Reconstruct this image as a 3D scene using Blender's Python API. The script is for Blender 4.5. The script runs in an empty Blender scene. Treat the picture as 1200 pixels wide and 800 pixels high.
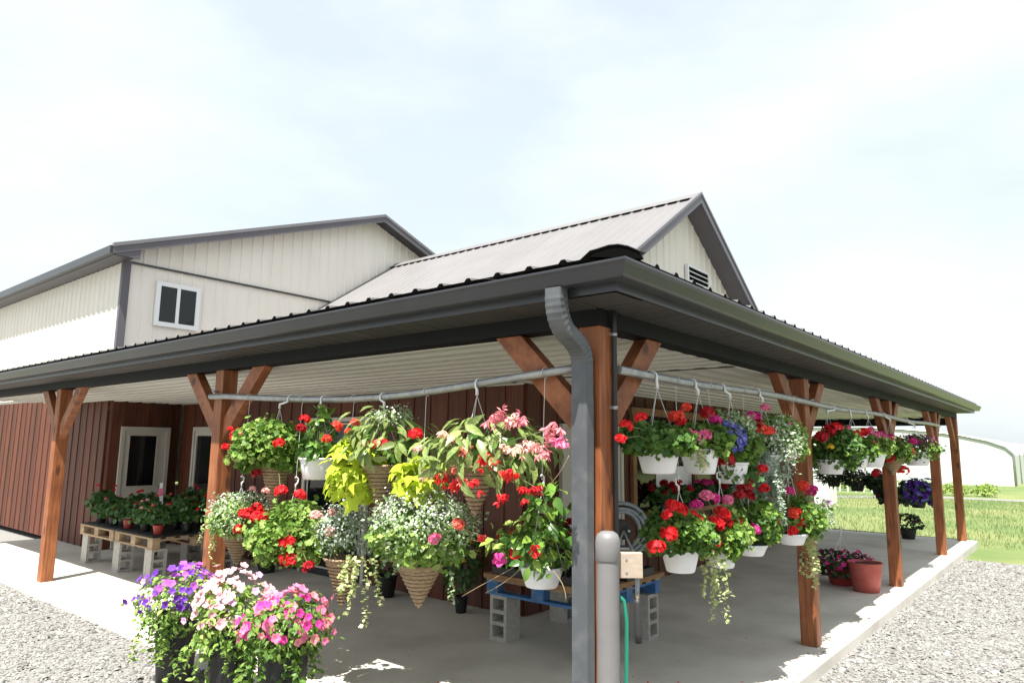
import bpy, math, random
import numpy as np
from mathutils import Vector, Matrix

# ------------------------------------------------------------------ camera, sky, sun, exposure
scn = bpy.context.scene
col = scn.collection
def make_camera():
    yaw, pitch, roll = 0.6906, 0.1496, 0.0117
    fw = Vector((math.cos(yaw)*math.cos(pitch), math.sin(yaw)*math.cos(pitch), math.sin(pitch)))
    rt = Vector((math.sin(yaw), -math.cos(yaw), 0)); up = rt.cross(fw)
    r2 = rt*math.cos(roll) + up*math.sin(roll); u2 = up*math.cos(roll) - rt*math.sin(roll)
    m = Matrix((r2, u2, -fw)).transposed().to_4x4()
    m.translation = (-3.2458, -2.0484, 1.7664)
    cd = bpy.data.cameras.new('camera'); co = bpy.data.objects.new('camera', cd); col.objects.link(co)
    cd.sensor_width = 36; cd.lens = 36*812.4/1200; cd.clip_end = 3000; cd.clip_start = .05
    co.matrix_world = m
    scn.camera = co
make_camera()

SUN = Vector((-.44, -.18, 1)).normalized()
w = bpy.data.worlds.new('World'); scn.world = w; w.use_nodes = True
nt = w.node_tree; nt.nodes.clear()
sky = nt.nodes.new('ShaderNodeTexSky'); sky.sky_type = 'NISHITA'; sky.sun_disc = False
sky.sun_elevation = math.asin(SUN.z); sky.sun_rotation = math.atan2(SUN.x, SUN.y) % (2*math.pi)
sky.dust_density = 3.5; sky.air_density = 1.0
tc = nt.nodes.new('ShaderNodeTexCoord')
cl = nt.nodes.new('ShaderNodeTexNoise'); cl.inputs['Scale'].default_value = 2.2; cl.inputs['Detail'].default_value = 7
cl.inputs['Roughness'].default_value = .55
mp = nt.nodes.new('ShaderNodeMapping'); mp.inputs['Scale'].default_value = (1, 1, 2.4)
rmp = nt.nodes.new('ShaderNodeMapRange'); rmp.inputs['From Min'].default_value = .34; rmp.inputs['From Max'].default_value = .64
rmp.inputs['To Min'].default_value = .68; rmp.inputs['To Max'].default_value = .97
mix = nt.nodes.new('ShaderNodeMix'); mix.data_type = 'RGBA'
mix.inputs['B'].default_value = (4.25, 4.62, 4.72, 1)          # high thin overcast veil
bg = nt.nodes.new('ShaderNodeBackground'); bg.inputs['Strength'].default_value = .1
out = nt.nodes.new('ShaderNodeOutputWorld')
for a, b in ((tc.outputs['Generated'], mp.inputs['Vector']), (mp.outputs['Vector'], cl.inputs['Vector']), (cl.outputs['Fac'], rmp.inputs['Value']),
             (rmp.outputs['Result'], mix.inputs['Factor']), (sky.outputs['Color'], mix.inputs['A']), (mix.outputs['Result'], bg.inputs['Color']),
             (bg.outputs['Background'], out.inputs['Surface'])): nt.links.new(a, b)
sd = bpy.data.lights.new('sun', 'SUN'); sd.energy = 4.9; sd.angle = math.radians(.6); sd.color = (1, .955, .88)
so = bpy.data.objects.new('sun', sd); col.objects.link(so); so.location = (-20, -10, 40)
so.rotation_euler = (-SUN).to_track_quat('-Z', 'Y').to_euler()
vs = scn.view_settings; vs.view_transform = 'Standard'; vs.look = 'None'; vs.exposure = 1.3; vs.gamma = 1

# ------------------------------------------------------------------ materials
MATS = {}
def M(name, c1, c2=None, rough=.6, scale=6, stretch=(1, 1, 1), bump=0, bscale=40, bstretch=None, metal=0, spec=.5,
      objvar=0, island=0, transl=0, detail=4, wave=None, c3=None, tint=None, coat=0, knots=None):
    m = bpy.data.materials.new(name); m.use_nodes = True; n = m.node_tree; N = n.nodes; L = n.links
    bs = N['Principled BSDF']; bs.inputs['Roughness'].default_value = rough; bs.inputs['Metallic'].default_value = metal
    bs.inputs['Specular IOR Level'].default_value = spec; bs.inputs['Coat Weight'].default_value = coat
    c2 = c2 or c1
    t = N.new('ShaderNodeTexCoord'); mpn = N.new('ShaderNodeMapping'); mpn.inputs['Scale'].default_value = stretch
    L.new(t.outputs['Object'], mpn.inputs['Vector']); vec = mpn.outputs['Vector']
    if objvar:
        oi = N.new('ShaderNodeObjectInfo'); va = N.new('ShaderNodeVectorMath'); va.operation = 'ADD'
        ms = N.new('ShaderNodeMath'); ms.operation = 'MULTIPLY'; ms.inputs[1].default_value = 37
        L.new(oi.outputs['Random'], ms.inputs[0]); L.new(vec, va.inputs[0]); L.new(ms.outputs[0], va.inputs[1]); vec = va.outputs[0]
    nz = N.new('ShaderNodeTexNoise'); nz.inputs['Scale'].default_value = scale; nz.inputs['Detail'].default_value = detail
    L.new(vec, nz.inputs['Vector'])
    if island:
        g = N.new('ShaderNodeNewGeometry'); fac = g.outputs['Random Per Island']
    else: fac = nz.outputs['Fac']
    r = N.new('ShaderNodeValToRGB'); e = r.color_ramp.elements
    e[0].position = .05 if island else .33; e[0].color = (*c1, 1); e[1].position = .95 if island else .67; e[1].color = (*c2, 1)
    if c3: x = e.new(.5); x.color = (*c3, 1)
    L.new(fac, r.inputs['Fac']); c = r.outputs['Color']
    if objvar:
        mr = N.new('ShaderNodeMapRange'); mr.inputs['To Min'].default_value = 1-objvar; mr.inputs['To Max'].default_value = 1+objvar
        L.new(oi.outputs['Random'], mr.inputs['Value'])
        vm = N.new('ShaderNodeVectorMath'); vm.operation = 'SCALE'; L.new(c, vm.inputs[0]); L.new(mr.outputs[0], vm.inputs['Scale']); c = vm.outputs[0]
    if tint:   # blotchy wear: (colour, scale, amount)
        n2 = N.new('ShaderNodeTexNoise'); n2.inputs['Scale'].default_value = tint[1]; n2.inputs['Detail'].default_value = 5; L.new(t.outputs['Object'], n2.inputs['Vector'])
        mr2 = N.new('ShaderNodeMapRange'); mr2.inputs['From Min'].default_value = .45; mr2.inputs['From Max'].default_value = .72; mr2.inputs['To Max'].default_value = tint[2]
        L.new(n2.outputs['Fac'], mr2.inputs['Value'])
        mx = N.new('ShaderNodeMix'); mx.data_type = 'RGBA'; L.new(mr2.outputs[0], mx.inputs['Factor']); L.new(c, mx.inputs['A']); mx.inputs['B'].default_value = (*tint[0], 1); c = mx.outputs['Result']
    if knots:
        mk = N.new('ShaderNodeMapping'); mk.inputs['Scale'].default_value = knots; L.new(vec if objvar else t.outputs['Object'], mk.inputs['Vector'])
        if objvar: mk.inputs['Scale'].default_value = tuple(a/b for a, b in zip(knots, stretch))
        vo = N.new('ShaderNodeTexVoronoi'); vo.inputs['Scale'].default_value = 1; vo.inputs['Randomness'].default_value = 1; L.new(mk.outputs[0], vo.inputs['Vector'])
        mk2 = N.new('ShaderNodeMapRange'); mk2.inputs['From Min'].default_value = .10; mk2.inputs['From Max'].default_value = .24; mk2.inputs['To Min'].default_value = .85; mk2.inputs['To Max'].default_value = 0; L.new(vo.outputs['Distance'], mk2.inputs['Value'])
        mxk = N.new('ShaderNodeMix'); mxk.data_type = 'RGBA'; L.new(mk2.outputs[0], mxk.inputs['Factor']); L.new(c, mxk.inputs['A']); mxk.inputs['B'].default_value = (.045, .014, .006, 1); c = mxk.outputs['Result']
    L.new(c, bs.inputs['Base Color'])
    if bump:
        bz = N.new('ShaderNodeTexNoise'); bz.inputs['Scale'].default_value = bscale; bz.inputs['Detail'].default_value = 3
        if bstretch:
            m2 = N.new('ShaderNodeMapping'); m2.inputs['Scale'].default_value = bstretch; L.new(t.outputs['Object'], m2.inputs['Vector']); L.new(m2.outputs[0], bz.inputs['Vector'])
        else: L.new(vec, bz.inputs['Vector'])
        bp = N.new('ShaderNodeBump'); bp.inputs['Strength'].default_value = bump; bp.inputs['Distance'].default_value = .01
        L.new(bz.outputs['Fac'], bp.inputs['Height']); L.new(bp.outputs['Normal'], bs.inputs['Normal'])
    if transl:
        tr = N.new('ShaderNodeBsdfTranslucent'); L.new(c, tr.inputs['Color']); mxs = N.new('ShaderNodeMixShader'); mxs.inputs[0].default_value = transl
        o = N['Material Output']; L.new(bs.outputs[0], mxs.inputs[1]); L.new(tr.outputs[0], mxs.inputs[2]); L.new(mxs.outputs[0], o.inputs['Surface'])
    MATS[name] = m
    return m
M('concrete', (.55, .52, .465), (.62, .59, .535), rough=.85, scale=1.3, detail=8, bump=.15, bscale=60, tint=((.36, .335, .295), 1.1, .75))
M('gravel', (.16, .157, .148), (.25, .245, .235), rough=.9, scale=30, bump=.8, bscale=45)
M('stone_bits', (.11, .107, .103), (.34, .332, .32), rough=.85, island=1, c3=(.215, .21, .20))
M('grass', (.085, .14, .035), (.14, .18, .055), rough=.9, scale=.5, detail=9, bump=.5, bscale=30, tint=((.27, .25, .10), .35, .6))
M('grass_blade', (.085, .15, .035), (.18, .24, .08), rough=.6, island=1, transl=.3)
M('post_wood', (.35, .122, .041), (.175, .052, .0165), rough=.55, scale=5, stretch=(9, 9, .55), detail=6, objvar=.10, bump=.18, bscale=30, bstretch=(9, 9, .6), tint=((.13, .036, .012), 3.0, .7), knots=(7, 7, 2.6))
M('brace_wood', (.325, .112, .041), (.175, .052, .018), rough=.55, scale=7, stretch=(2, 2, 2), detail=6, objvar=.12, bump=.12, bscale=30, tint=((.13, .036, .012), 4, .6), knots=(4, 4, 4))
M('red_board', (.125, .0345, .0145), (.066, .0170, .0074), rough=.6, scale=5, stretch=(8, 8, .5), objvar=.25, bump=.15, bscale=40, bstretch=(8, 8, .5))
M('trim_grey', (.025, .0265, .031), (.031, .033, .038), rough=.30, scale=2, spec=.5, tint=((.04, .04, .04), 5, .35))
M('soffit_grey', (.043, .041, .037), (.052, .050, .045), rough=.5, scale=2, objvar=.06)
M('beam_grey', (.005, .0053, .0058), (.0075, .008, .0085), rough=.6, scale=3, spec=.2)
M('spout_grey', (.064, .072, .083), (.076, .083, .092), rough=.35, scale=3, tint=((.22, .22, .22), 9, .25))
M('roof_metal', (.160, .154, .156), (.174, .168, .170), rough=.45, scale=1.5, objvar=.03, spec=.4)
M('rake_metal', (.095, .088, .102), (.108, .10, .115), rough=.4, scale=2)
M('drip_metal', (.15, .142, .155), (.165, .157, .17), rough=.4, scale=2)
M('roof_dark', (.075, .072, .07), (.09, .086, .084), rough=.45, scale=2)
M('siding', (.79, .735, .67), (.82, .77, .705), rough=.5, scale=1.2, objvar=.015, tint=((.70, .66, .62), 1.5, .3))
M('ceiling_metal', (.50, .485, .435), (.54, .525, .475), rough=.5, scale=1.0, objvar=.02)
M('black_closure', (.004, .004, .004), rough=.9, spec=.05)
M('white_vinyl', (.78, .79, .80), rough=.4)
M('door_paint', (.52, .50, .455), (.55, .53, .485), rough=.5, scale=2)
M('glass_dark', (.008, .009, .010), rough=.05, spec=.45)
M('interior_dark', (.012, .011, .010), rough=.8)
M('pipe_metal', (.30, .31, .31), (.40, .41, .41), rough=.42, metal=.55, scale=14, tint=((.22, .21, .2), 20, .4))
M('wire', (.62, .62, .60), rough=.4)
M('wire_dark', (.08, .08, .08), rough=.5)
M('plastic_white', (.78, .79, .80), (.72, .73, .745), rough=.38, scale=5, tint=((.55, .52, .46), 9, .25))
M('plastic_black', (.014, .014, .015), rough=.5)
M('plastic_red', (.33, .032, .026), (.36, .042, .034), rough=.5, scale=4)
M('clay_red', (.42, .085, .065), (.36, .07, .055), rough=.6, scale=4, tint=((.45, .16, .13), 6, .5))
M('wicker', (.47, .35, .22), (.27, .175, .095), rough=.85, scale=40, stretch=(1, 1, 5), bump=.9, bscale=130, bstretch=(1, 1, 2.5))
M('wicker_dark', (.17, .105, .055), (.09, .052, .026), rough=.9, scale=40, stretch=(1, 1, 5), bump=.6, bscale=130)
M('soil', (.03, .02, .014), (.05, .035, .022), rough=.95, scale=40)
M('black_rubber', (.02, .02, .022), rough=.55)
M('hose_grey', (.17, .20, .23), (.27, .30, .335), rough=.4, scale=9)
M('hose_green', (.012, .17, .11), rough=.4)
M('steel', (.42, .43, .44), (.35, .36, .37), rough=.35, metal=.7, scale=8)
M('bollard_grey', (.15, .146, .148), (.175, .171, .173), rough=.5, scale=6, tint=((.16, .15, .15), 8, .4))
M('pine', (.40, .33, .265), (.33, .265, .205), rough=.7, scale=6, stretch=(3, 3, 12), objvar=.1, bump=.1, bscale=40)
M('pallet_wood', (.40, .29, .18), (.28, .195, .12), rough=.8, scale=5, stretch=(4, 1, 8), objvar=.2, bump=.25, bscale=40)
M('pallet_blue', (.025, .115, .30), (.05, .17, .40), rough=.7, scale=7, objvar=.15, tint=((.25, .22, .17), 9, .4))
M('block', (.36, .345, .32), (.45, .43, .40), rough=.95, scale=20, bump=.5, bscale=120)
M('mat_black', (.018, .019, .020), rough=.8)
M('tag_pink', (.85, .16, .36), rough=.5)
M('paper_white', (.82, .84, .86), rough=.5)
M('tan_wood', (.30, .165, .075), (.22, .115, .05), rough=.7, scale=5)
M('poly_film', (.52, .54, .55), (.58, .60, .61), rough=.5, scale=.5)
# foliage and petals
M('leaf_ger', (.06, .135, .018), (.22, .34, .065), rough=.5, island=1, transl=.3, c3=(.12, .235, .035), spec=.35)
M('leaf_ger_dark', (.035, .10, .018), (.11, .21, .04), rough=.5, island=1, transl=.25, spec=.35)
M('leaf_ger_light', (.12, .23, .04), (.36, .48, .13), rough=.5, island=1, transl=.3, c3=(.21, .345, .065), spec=.35)
M('leaf_lime', (.42, .55, .03), (.62, .70, .07), rough=.45, island=1, transl=.35, c3=(.50, .63, .04), spec=.3)
M('leaf_lime_one', (.46, .60, .035), (.64, .74, .08), rough=.45, scale=9, objvar=.15, transl=.35, spec=.3)
M('leaf_bego_one', (.13, .20, .04), (.30, .38, .13), rough=.4, scale=12, objvar=.35, transl=.25)
M('leaf_fine', (.18, .29, .11), (.52, .60, .42), rough=.6, island=1, transl=.3, c3=(.31, .43, .21))
M('leaf_silver', (.20, .27, .19), (.42, .50, .40), rough=.55, island=1, transl=.2, c3=(.30, .38, .29))
M('leaf_varieg', (.30, .40, .14), (.72, .70, .42), rough=.5, island=1, transl=.3, c3=(.42, .50, .19))
M('leaf_gloss', (.045, .12, .02), (.16, .30, .05), rough=.28, island=1, transl=.22, c3=(.08, .18, .03))
M('leaf_gloss_light', (.20, .34, .05), (.34, .46, .10), rough=.3, island=1, transl=.3)
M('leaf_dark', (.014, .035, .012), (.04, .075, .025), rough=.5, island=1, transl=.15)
M('leaf_pot', (.03, .085, .02), (.085, .19, .045), rough=.5, island=1, transl=.2)
M('stem', (.13, .18, .06), (.20, .20, .10), rough=.6)
M('vine_stem', (.34, .27, .15), rough=.6)
M('hedge', (.10, .20, .02), (.30, .40, .05), rough=.5, island=1, transl=.3)
PET = {'red': ((.62, .012, .02), (.82, .03, .035)), 'deep': ((.30, .006, .014), (.45, .012, .02)), 'scarlet': ((.78, .05, .03), (.88, .10, .06)),
       'coral': ((.80, .13, .09), (.85, .22, .16)), 'magenta': ((.62, .02, .22), (.78, .07, .36)), 'pink': ((.74, .11, .27), (.84, .26, .42)),
       'pale': ((.80, .36, .33), (.85, .55, .50)), 'peach': ((.82, .46, .34), (.85, .60, .46)), 'rose': ((.68, .18, .22), (.78, .32, .36)),
       'purple': ((.10, .02, .34), (.22, .06, .52)), 'violet': ((.36, .06, .46), (.55, .15, .62)), 'blue': ((.12, .13, .50), (.28, .27, .66)),
       'white': ((.72, .74, .70), (.84, .84, .82)), 'plum': ((.13, .01, .09), (.25, .02, .15)), 'lilac': ((.62, .30, .62), (.75, .45, .74)),
       'yellow': ((.75, .50, .02), (.82, .62, .05)), 'palepink': ((.74, .33, .40), (.82, .52, .55))}
for k, (a, b) in PET.items(): M('petal_'+k, a, b, rough=.55, island=1, transl=.22, spec=.25)

# ------------------------------------------------------------------ mesh helpers
ORG = {}
def empty(name, loc, label=None, cat=None, group=None):
    o = bpy.data.objects.new(name, None); col.objects.link(o); o.location = loc; o.empty_display_size = .1
    ORG[o.name] = Vector(loc); tag(o, label, cat, group); return o
def tag(o, label=None, cat=None, group=None, kind=None):
    if label: o['label'] = label
    if cat: o['category'] = cat
    if group: o['group'] = group
    if kind: o['kind'] = kind
    return o
def link(name, me, parent=None, loc=None, rot=None):
    """mesh data in local coordinates; loc is a world position"""
    o = bpy.data.objects.new(name, me); col.objects.link(o)
    org = Vector((0, 0, 0))
    if parent is not None:
        o.parent = parent; org = ORG[parent.name]
    L = Vector(loc) if loc is not None else org
    o.location = L - org
    if rot is not None: o.rotation_euler = rot
    ORG[o.name] = L.copy()
    return o
class MB:
    def __init__(s): s.v = []; s.f = []; s.m = []; s.sm = []
    def add(s, vs, fs, mi=0, smooth=False):
        b = len(s.v); s.v += [tuple(q) for q in vs]; s.f += [tuple(b+i for i in f) for f in fs]; s.m += [mi]*len(fs); s.sm += [smooth]*len(fs); return s
    def box(s, a, b, mi=0):
        x0, y0, z0 = a; x1, y1, z1 = b
        if x0 > x1: x0, x1 = x1, x0
        if y0 > y1: y0, y1 = y1, y0
        if z0 > z1: z0, z1 = z1, z0
        return s.add([(x0, y0, z0), (x1, y0, z0), (x1, y1, z0), (x0, y1, z0), (x0, y0, z1), (x1, y0, z1), (x1, y1, z1), (x0, y1, z1)],
                     [(0, 3, 2, 1), (4, 5, 6, 7), (0, 1, 5, 4), (1, 2, 6, 5), (2, 3, 7, 6), (3, 0, 4, 7)], mi)
    def obox(s, c, ax, ay, az, mi=0):
        c, ax, ay, az = map(Vector, (c, ax, ay, az)); vs = []
        for k in (-1, 1):
            for i, j in ((-1, -1), (1, -1), (1, 1), (-1, 1)): vs.append(c+ax*i+ay*j+az*k)
        return s.add(vs, [(0, 3, 2, 1), (4, 5, 6, 7), (0, 1, 5, 4), (1, 2, 6, 5), (2, 3, 7, 6), (3, 0, 4, 7)], mi)
    def poly(s, prof, f0, f1, mi=0, caps=True, closed=True):
        """loft a profile between two point functions"""
        n = len(prof); vs = [f0(*q) for q in prof] + [f1(*q) for q in prof]
        fs = [(i, (i+1) % n, n+(i+1) % n, n+i) for i in range(n if closed else n-1)]
        if caps and closed: fs += [tuple(range(n))[::-1], tuple(range(n, 2*n))]
        return s.add(vs, fs, mi)
    def tube(s, pts, r, n=6, mi=0, caps=True, smooth=True):
        pts = [Vector(q) for q in pts]; rs = r if isinstance(r, (list, tuple)) else [r]*len(pts)
        vs = []; prev = None
        for i, q in enumerate(pts):
            t = (pts[min(i+1, len(pts)-1)] - pts[max(i-1, 0)])
            t = t.normalized() if t.length > 1e-9 else Vector((0, 0, 1))
            if prev is None: a = t.orthogonal().normalized()
            else:
                a = prev - t*prev.dot(t); a = a.normalized() if a.length > 1e-6 else t.orthogonal().normalized()
            prev = a; b = t.cross(a)
            for k in range(n):
                an = 2*math.pi*k/n; vs.append(q + (a*math.cos(an)+b*math.sin(an))*rs[i])
        fs = []
        for i in range(len(pts)-1):
            for k in range(n): fs.append((i*n+k, i*n+(k+1) % n, (i+1)*n+(k+1) % n, (i+1)*n+k))
        s.add(vs, fs, mi, smooth)
        if caps:
            b = len(s.v)-len(vs); s.f += [tuple(b+k for k in range(n))[::-1], tuple(b+len(vs)-n+k for k in range(n))]; s.m += [mi]*2; s.sm += [False]*2
        return s
    def lathe(s, prof, c=(0, 0, 0), n=20, mi=0, smooth=True, jit=None):
        vs = []
        for i, (r, z) in enumerate(prof):
            for k in range(n):
                a = 2*math.pi*k/n; rr = r*(1+(jit(i, k) if jit else 0)); vs.append((c[0]+rr*math.cos(a), c[1]+rr*math.sin(a), c[2]+z))
        fs = [(i*n+k, i*n+(k+1) % n, (i+1)*n+(k+1) % n, (i+1)*n+k) for i in range(len(prof)-1) for k in range(n)]
        return s.add(vs, fs, mi, smooth)
    def disc(s, c, r, n=16, mi=0):
        return s.add([(c[0]+r*math.cos(2*math.pi*k/n), c[1]+r*math.sin(2*math.pi*k/n), c[2]) for k in range(n)], [tuple(range(n))], mi)
    def mesh(s, name, mats, org=(0, 0, 0), bevel=0):
        me = bpy.data.meshes.new(name); o = Vector(org)
        me.from_pydata([tuple(Vector(q)-o) for q in s.v], [], s.f)
        for m in (mats if isinstance(mats, (list, tuple)) else [mats]): me.materials.append(MATS[m])
        me.polygons.foreach_set('material_index', s.m); me.polygons.foreach_set('use_smooth', s.sm); me.update()
        return me
    def build(s, name, mats, parent=None, loc=None, bevel=0, **kw):
        """vertices given in world coordinates"""
        L = Vector(loc) if loc is not None else (ORG[parent.name] if parent is not None else Vector((0, 0, 0)))
        o = link(name, s.mesh(name, mats, L), parent, L)
        if bevel:
            b = o.modifiers.new('bevel', 'BEVEL'); b.width = bevel; b.segments = 2; b.limit_method = 'ANGLE'
        return tag(o, **kw)
def tri_mesh(name, V, F, mat, smooth=False):
    V = np.asarray(V, np.float32); F = np.asarray(F, np.int32); me = bpy.data.meshes.new(name)
    me.vertices.add(len(V)); me.vertices.foreach_set('co', V.ravel()); me.loops.add(F.size); me.loops.foreach_set('vertex_index', F.ravel())
    me.polygons.add(len(F)); me.polygons.foreach_set('loop_start', np.arange(0, F.size, 3, dtype=np.int32))
    if smooth: me.polygons.foreach_set('use_smooth', np.ones(len(F), bool))
    me.materials.append(MATS[mat]); me.update(calc_edges=True)
    return me
def unit(a): return a/np.maximum(np.linalg.norm(a, axis=-1, keepdims=True), 1e-9)

# leaf and petal templates: x along the leaf, y across, z is the leaf normal
def rimfan(rad, cup=.18, off=.0):
    n = len(rad); V = [(off, 0, 0)]
    for i, r in enumerate(rad):
        a = 2*math.pi*i/n; V.append((off+r*math.cos(a), r*math.sin(a), cup*r*r + (.10 if i % 2 else -.06)))
    return np.array(V), np.array([(0, 1+i, 1+(i+1) % n) for i in range(n)])
T = {}
T['ger'] = rimfan([1.08, .80, 1.10, .82, 1.06, .80, .45, .80, 1.06, .82, 1.10, .80], .30)
T['lobed'] = rimfan([1.35, .62, 1.0, .55, .85, .35, .45, .35, .85, .55, 1.0, .62], -.16)
def foldleaf(L, W, droop=.25, tip=1.0):
    V = [(0, 0, 0), (.3*L, W*.85, .10*W), (.3*L, -W*.85, .10*W), (.35*L, 0, -.04), (.68*L, W*.7, .04-droop*.3), (.68*L, -W*.7, .04-droop*.3), (.7*L, 0, -droop*.35), (L*tip, 0, -droop)]
    F = [(0, 3, 1), (0, 2, 3), (1, 3, 6), (1, 6, 4), (2, 6, 3), (2, 5, 6), (4, 6, 7), (5, 7, 6)]
    return np.array(V), np.array(F)
T['oval'] = foldleaf(1, .30)
T['bego'] = foldleaf(1, .21, .34)
T['small'] = (np.array([(0, 0, 0), (.5, .34, .06), (.5, -.34, .06), (1, 0, -.1)]), np.array([(0, 2, 1), (1, 2, 3)]))
T['blade'] = (np.array([(0, -.06, 0), (0, .06, 0), (.6, .04, .06), (.6, -.04, .06), (1, 0, .2)]), np.array([(0, 1, 2), (0, 2, 3), (3, 2, 4)]))
def petals(n, L, W, cup, c=0.):
    V = []; F = []
    for i in range(n):
        a = 2*math.pi*i/n; ca, sa = math.cos(a), math.sin(a); b = len(V)
        for (x, y, z) in ((c, 0, 0), (.6*L, W, cup*.5), (L, 0, cup), (.6*L, -W, cup*.5)): V.append((x*ca-y*sa, x*sa+y*ca, z))
        F += [(b, b+1, b+2), (b, b+2, b+3)]
    return np.array(V), np.array(F)
T['floret'] = petals(5, 1, .42, .25)
T['trumpet'] = petals(5, 1, .55, .42)
T['bell'] = petals(4, .55, .30, 1.5)
def scatter(t, pos, nrm, ax, size):
    V0, F0 = T[t] if isinstance(t, str) else t
    nrm = unit(nrm); ax = unit(ax - nrm*(ax*nrm).sum(1, keepdims=True)); bi = np.cross(nrm, ax)
    size = np.asarray(size).reshape(-1, 1, 1)
    V = pos[:, None, :] + size*(V0[None, :, 0:1]*ax[:, None, :] + V0[None, :, 1:2]*bi[:, None, :] + V0[None, :, 2:3]*nrm[:, None, :])
    F = F0[None] + (np.arange(len(pos))*len(V0))[:, None, None]
    return V.reshape(-1, 3), F.reshape(-1, 3)
def join(parts):
    Vs = []; Fs = []; b = 0
    for V, F in parts: Vs.append(V); Fs.append(F+b); b += len(V)
    return np.concatenate(Vs), np.concatenate(Fs)
def mound(rng, n, c, rh, rv, lobes=16, amp=.30, lo=-.75, inner=.5):
    d = unit(rng.normal(size=(n*3, 3))); d = d[d[:, 2] > lo][:n]
    b = unit(rng.normal(size=(lobes, 3))); k = (d @ b.T).max(1)
    lob = 1 - amp*1.15 + amp*1.55*np.clip((k-.55)/.45, 0, 1)
    r = (inner + (1-inner)*rng.random(len(d))**.45)*lob
    st = rng.random(len(d)) < .09; r = np.where(st, r*(1.08+.22*rng.random(len(d))), r)
    return np.array(c) + d*r[:, None]*np.array([rh, rh, rv]), d
def leaves(rng, t, n, c, rh, rv, size, up=.55, jit=.55, out=.7, **kw):
    p, d = mound(rng, n, c, rh, rv, **kw); n = len(p)
    nr = unit(d*out + np.array([0, 0, up]) + rng.normal(size=(n, 3))*jit)
    ax = d*np.array([1, 1, .3]) + np.array([0, 0, -.35]) + rng.normal(size=(n, 3))*.6
    return scatter(t, p, nr, ax, size*(.65+.7*rng.random(n)))

# ------------------------------------------------------------------ dimensions
W = .145                 # post section
H = 2.44                 # underside of the porch beam
ZC = 2.47                # ceiling
XB, YC, YA = 2.72, 2.68, 10.65
XR, YL, YR = 13.6, 12.6, 10.6
XE = 11.95               # far side wall of the shop

# ------------------------------------------------------------------ ground
g = MB(); g.box((-600, -600, -.5), (600, 600, -.14)); g.build('lawn', 'grass', kind='structure')
g = MB(); g.box((-40, -30, -.3), (11.5, 40, -.10)); g.build('gravel_drive', 'gravel', kind='structure')
g = MB(); g.box((-.16, -.16, -.25), (13.75, 12.9, 0)); g.build('concrete_slab', 'concrete', kind='structure', bevel=.012)
rng = np.random.default_rng(5)
def stones(n, xr, yr, s):
    p = np.stack([rng.uniform(*xr, n), rng.uniform(*yr, n), np.full(n, -.095)], 1)
    V0 = np.array([(1, 0, 0), (0, 1, 0), (-1, 0, 0), (0, -1, 0), (0, 0, .7), (.5, .5, .45), (-.5, .4, .4)]); F0 = np.array([(0, 5, 4), (5, 1, 4), (1, 6, 4), (6, 2, 4), (2, 3, 4), (3, 0, 4), (0, 1, 5), (1, 2, 6)])
    a = rng.uniform(0, 6.28, n); ax = np.stack([np.cos(a), np.sin(a), np.zeros(n)], 1); nr = np.tile([0, 0, 1.], (n, 1)) + rng.normal(size=(n, 3))*.25
    return scatter((V0, F0), p, nr, ax, s*(.5+rng.random(n)))
V, F = join([stones(34000, (-1.2, 11.4), (-3.2, -.17), .011), stones(2500, (-1.2, 11.4), (-3.2, -.17), .024), stones(22000, (-2.2, -.17), (-1, 11), .011), stones(1500, (-2.2, -.17), (-1, 11), .024)])
tag(link('loose_gravel', tri_mesh('loose_gravel', V, F, 'stone_bits')), 'loose pale grey gravel beside the concrete slab', 'gravel', kind='stuff')

# ------------------------------------------------------------------ profiled metal sheets
def rib_profile(u0, u1, pitch=.2286, h=.019, minor=True, phase=0, hw=.030):
    """(u,height) polyline of one ribbed sheet"""
    P = [(u0, 0)]; k = math.floor((u0-phase)/pitch)-1
    while True:
        c = phase + k*pitch; k += 1
        if c-.10 > u1: break
        pts = [(c-hw, 0), (c-hw+.018, h), (c+hw-.018, h), (c+hw, 0)]
        if minor: pts += [(c+pitch/3-.012, 0), (c+pitch/3-.006, .004), (c+pitch/3+.006, .004), (c+pitch/3+.012, 0), (c+2*pitch/3-.012, 0), (c+2*pitch/3-.006, .004), (c+2*pitch/3+.006, .004), (c+2*pitch/3+.012, 0)]
        P += [q for q in pts if u0 < q[0] < u1]
    return P + [(u1, 0)]
def sheet(name, mat, parent, u0, u1, fn, v0, v1, **kw):
    """fn(u,v,h)->world; v0/v1 may be functions of u"""
    P = rib_profile(u0, u1, **kw); m = MB(); vs = []; f0 = v0 if callable(v0) else (lambda u: v0); f1 = v1 if callable(v1) else (lambda u: v1)
    keep = [(u, h) for u, h in P if f1(u) - f0(u) > 1e-4]
    if len(keep) < 2: return None
    for u, h in keep: vs += [fn(u, f0(u), h), fn(u, f1(u), h)]
    m.add(vs, [(2*i, 2*i+2, 2*i+3, 2*i+1) for i in range(len(keep)-1)])
    return m.build(name, mat, parent)
def sheets(name, mat, parent, u0, u1, fn, v0, v1, wd=.9144, **kw):
    u = u0
    while u < u1-.02:
        e = min(u+wd, u1); sheet(name, mat, parent, u, e-.002, fn, v0, v1, **kw); u = e
def splits(u0, u1, *brk):
    return sorted({u0, u1, *[b for b in brk if u0 < b < u1]})

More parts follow.
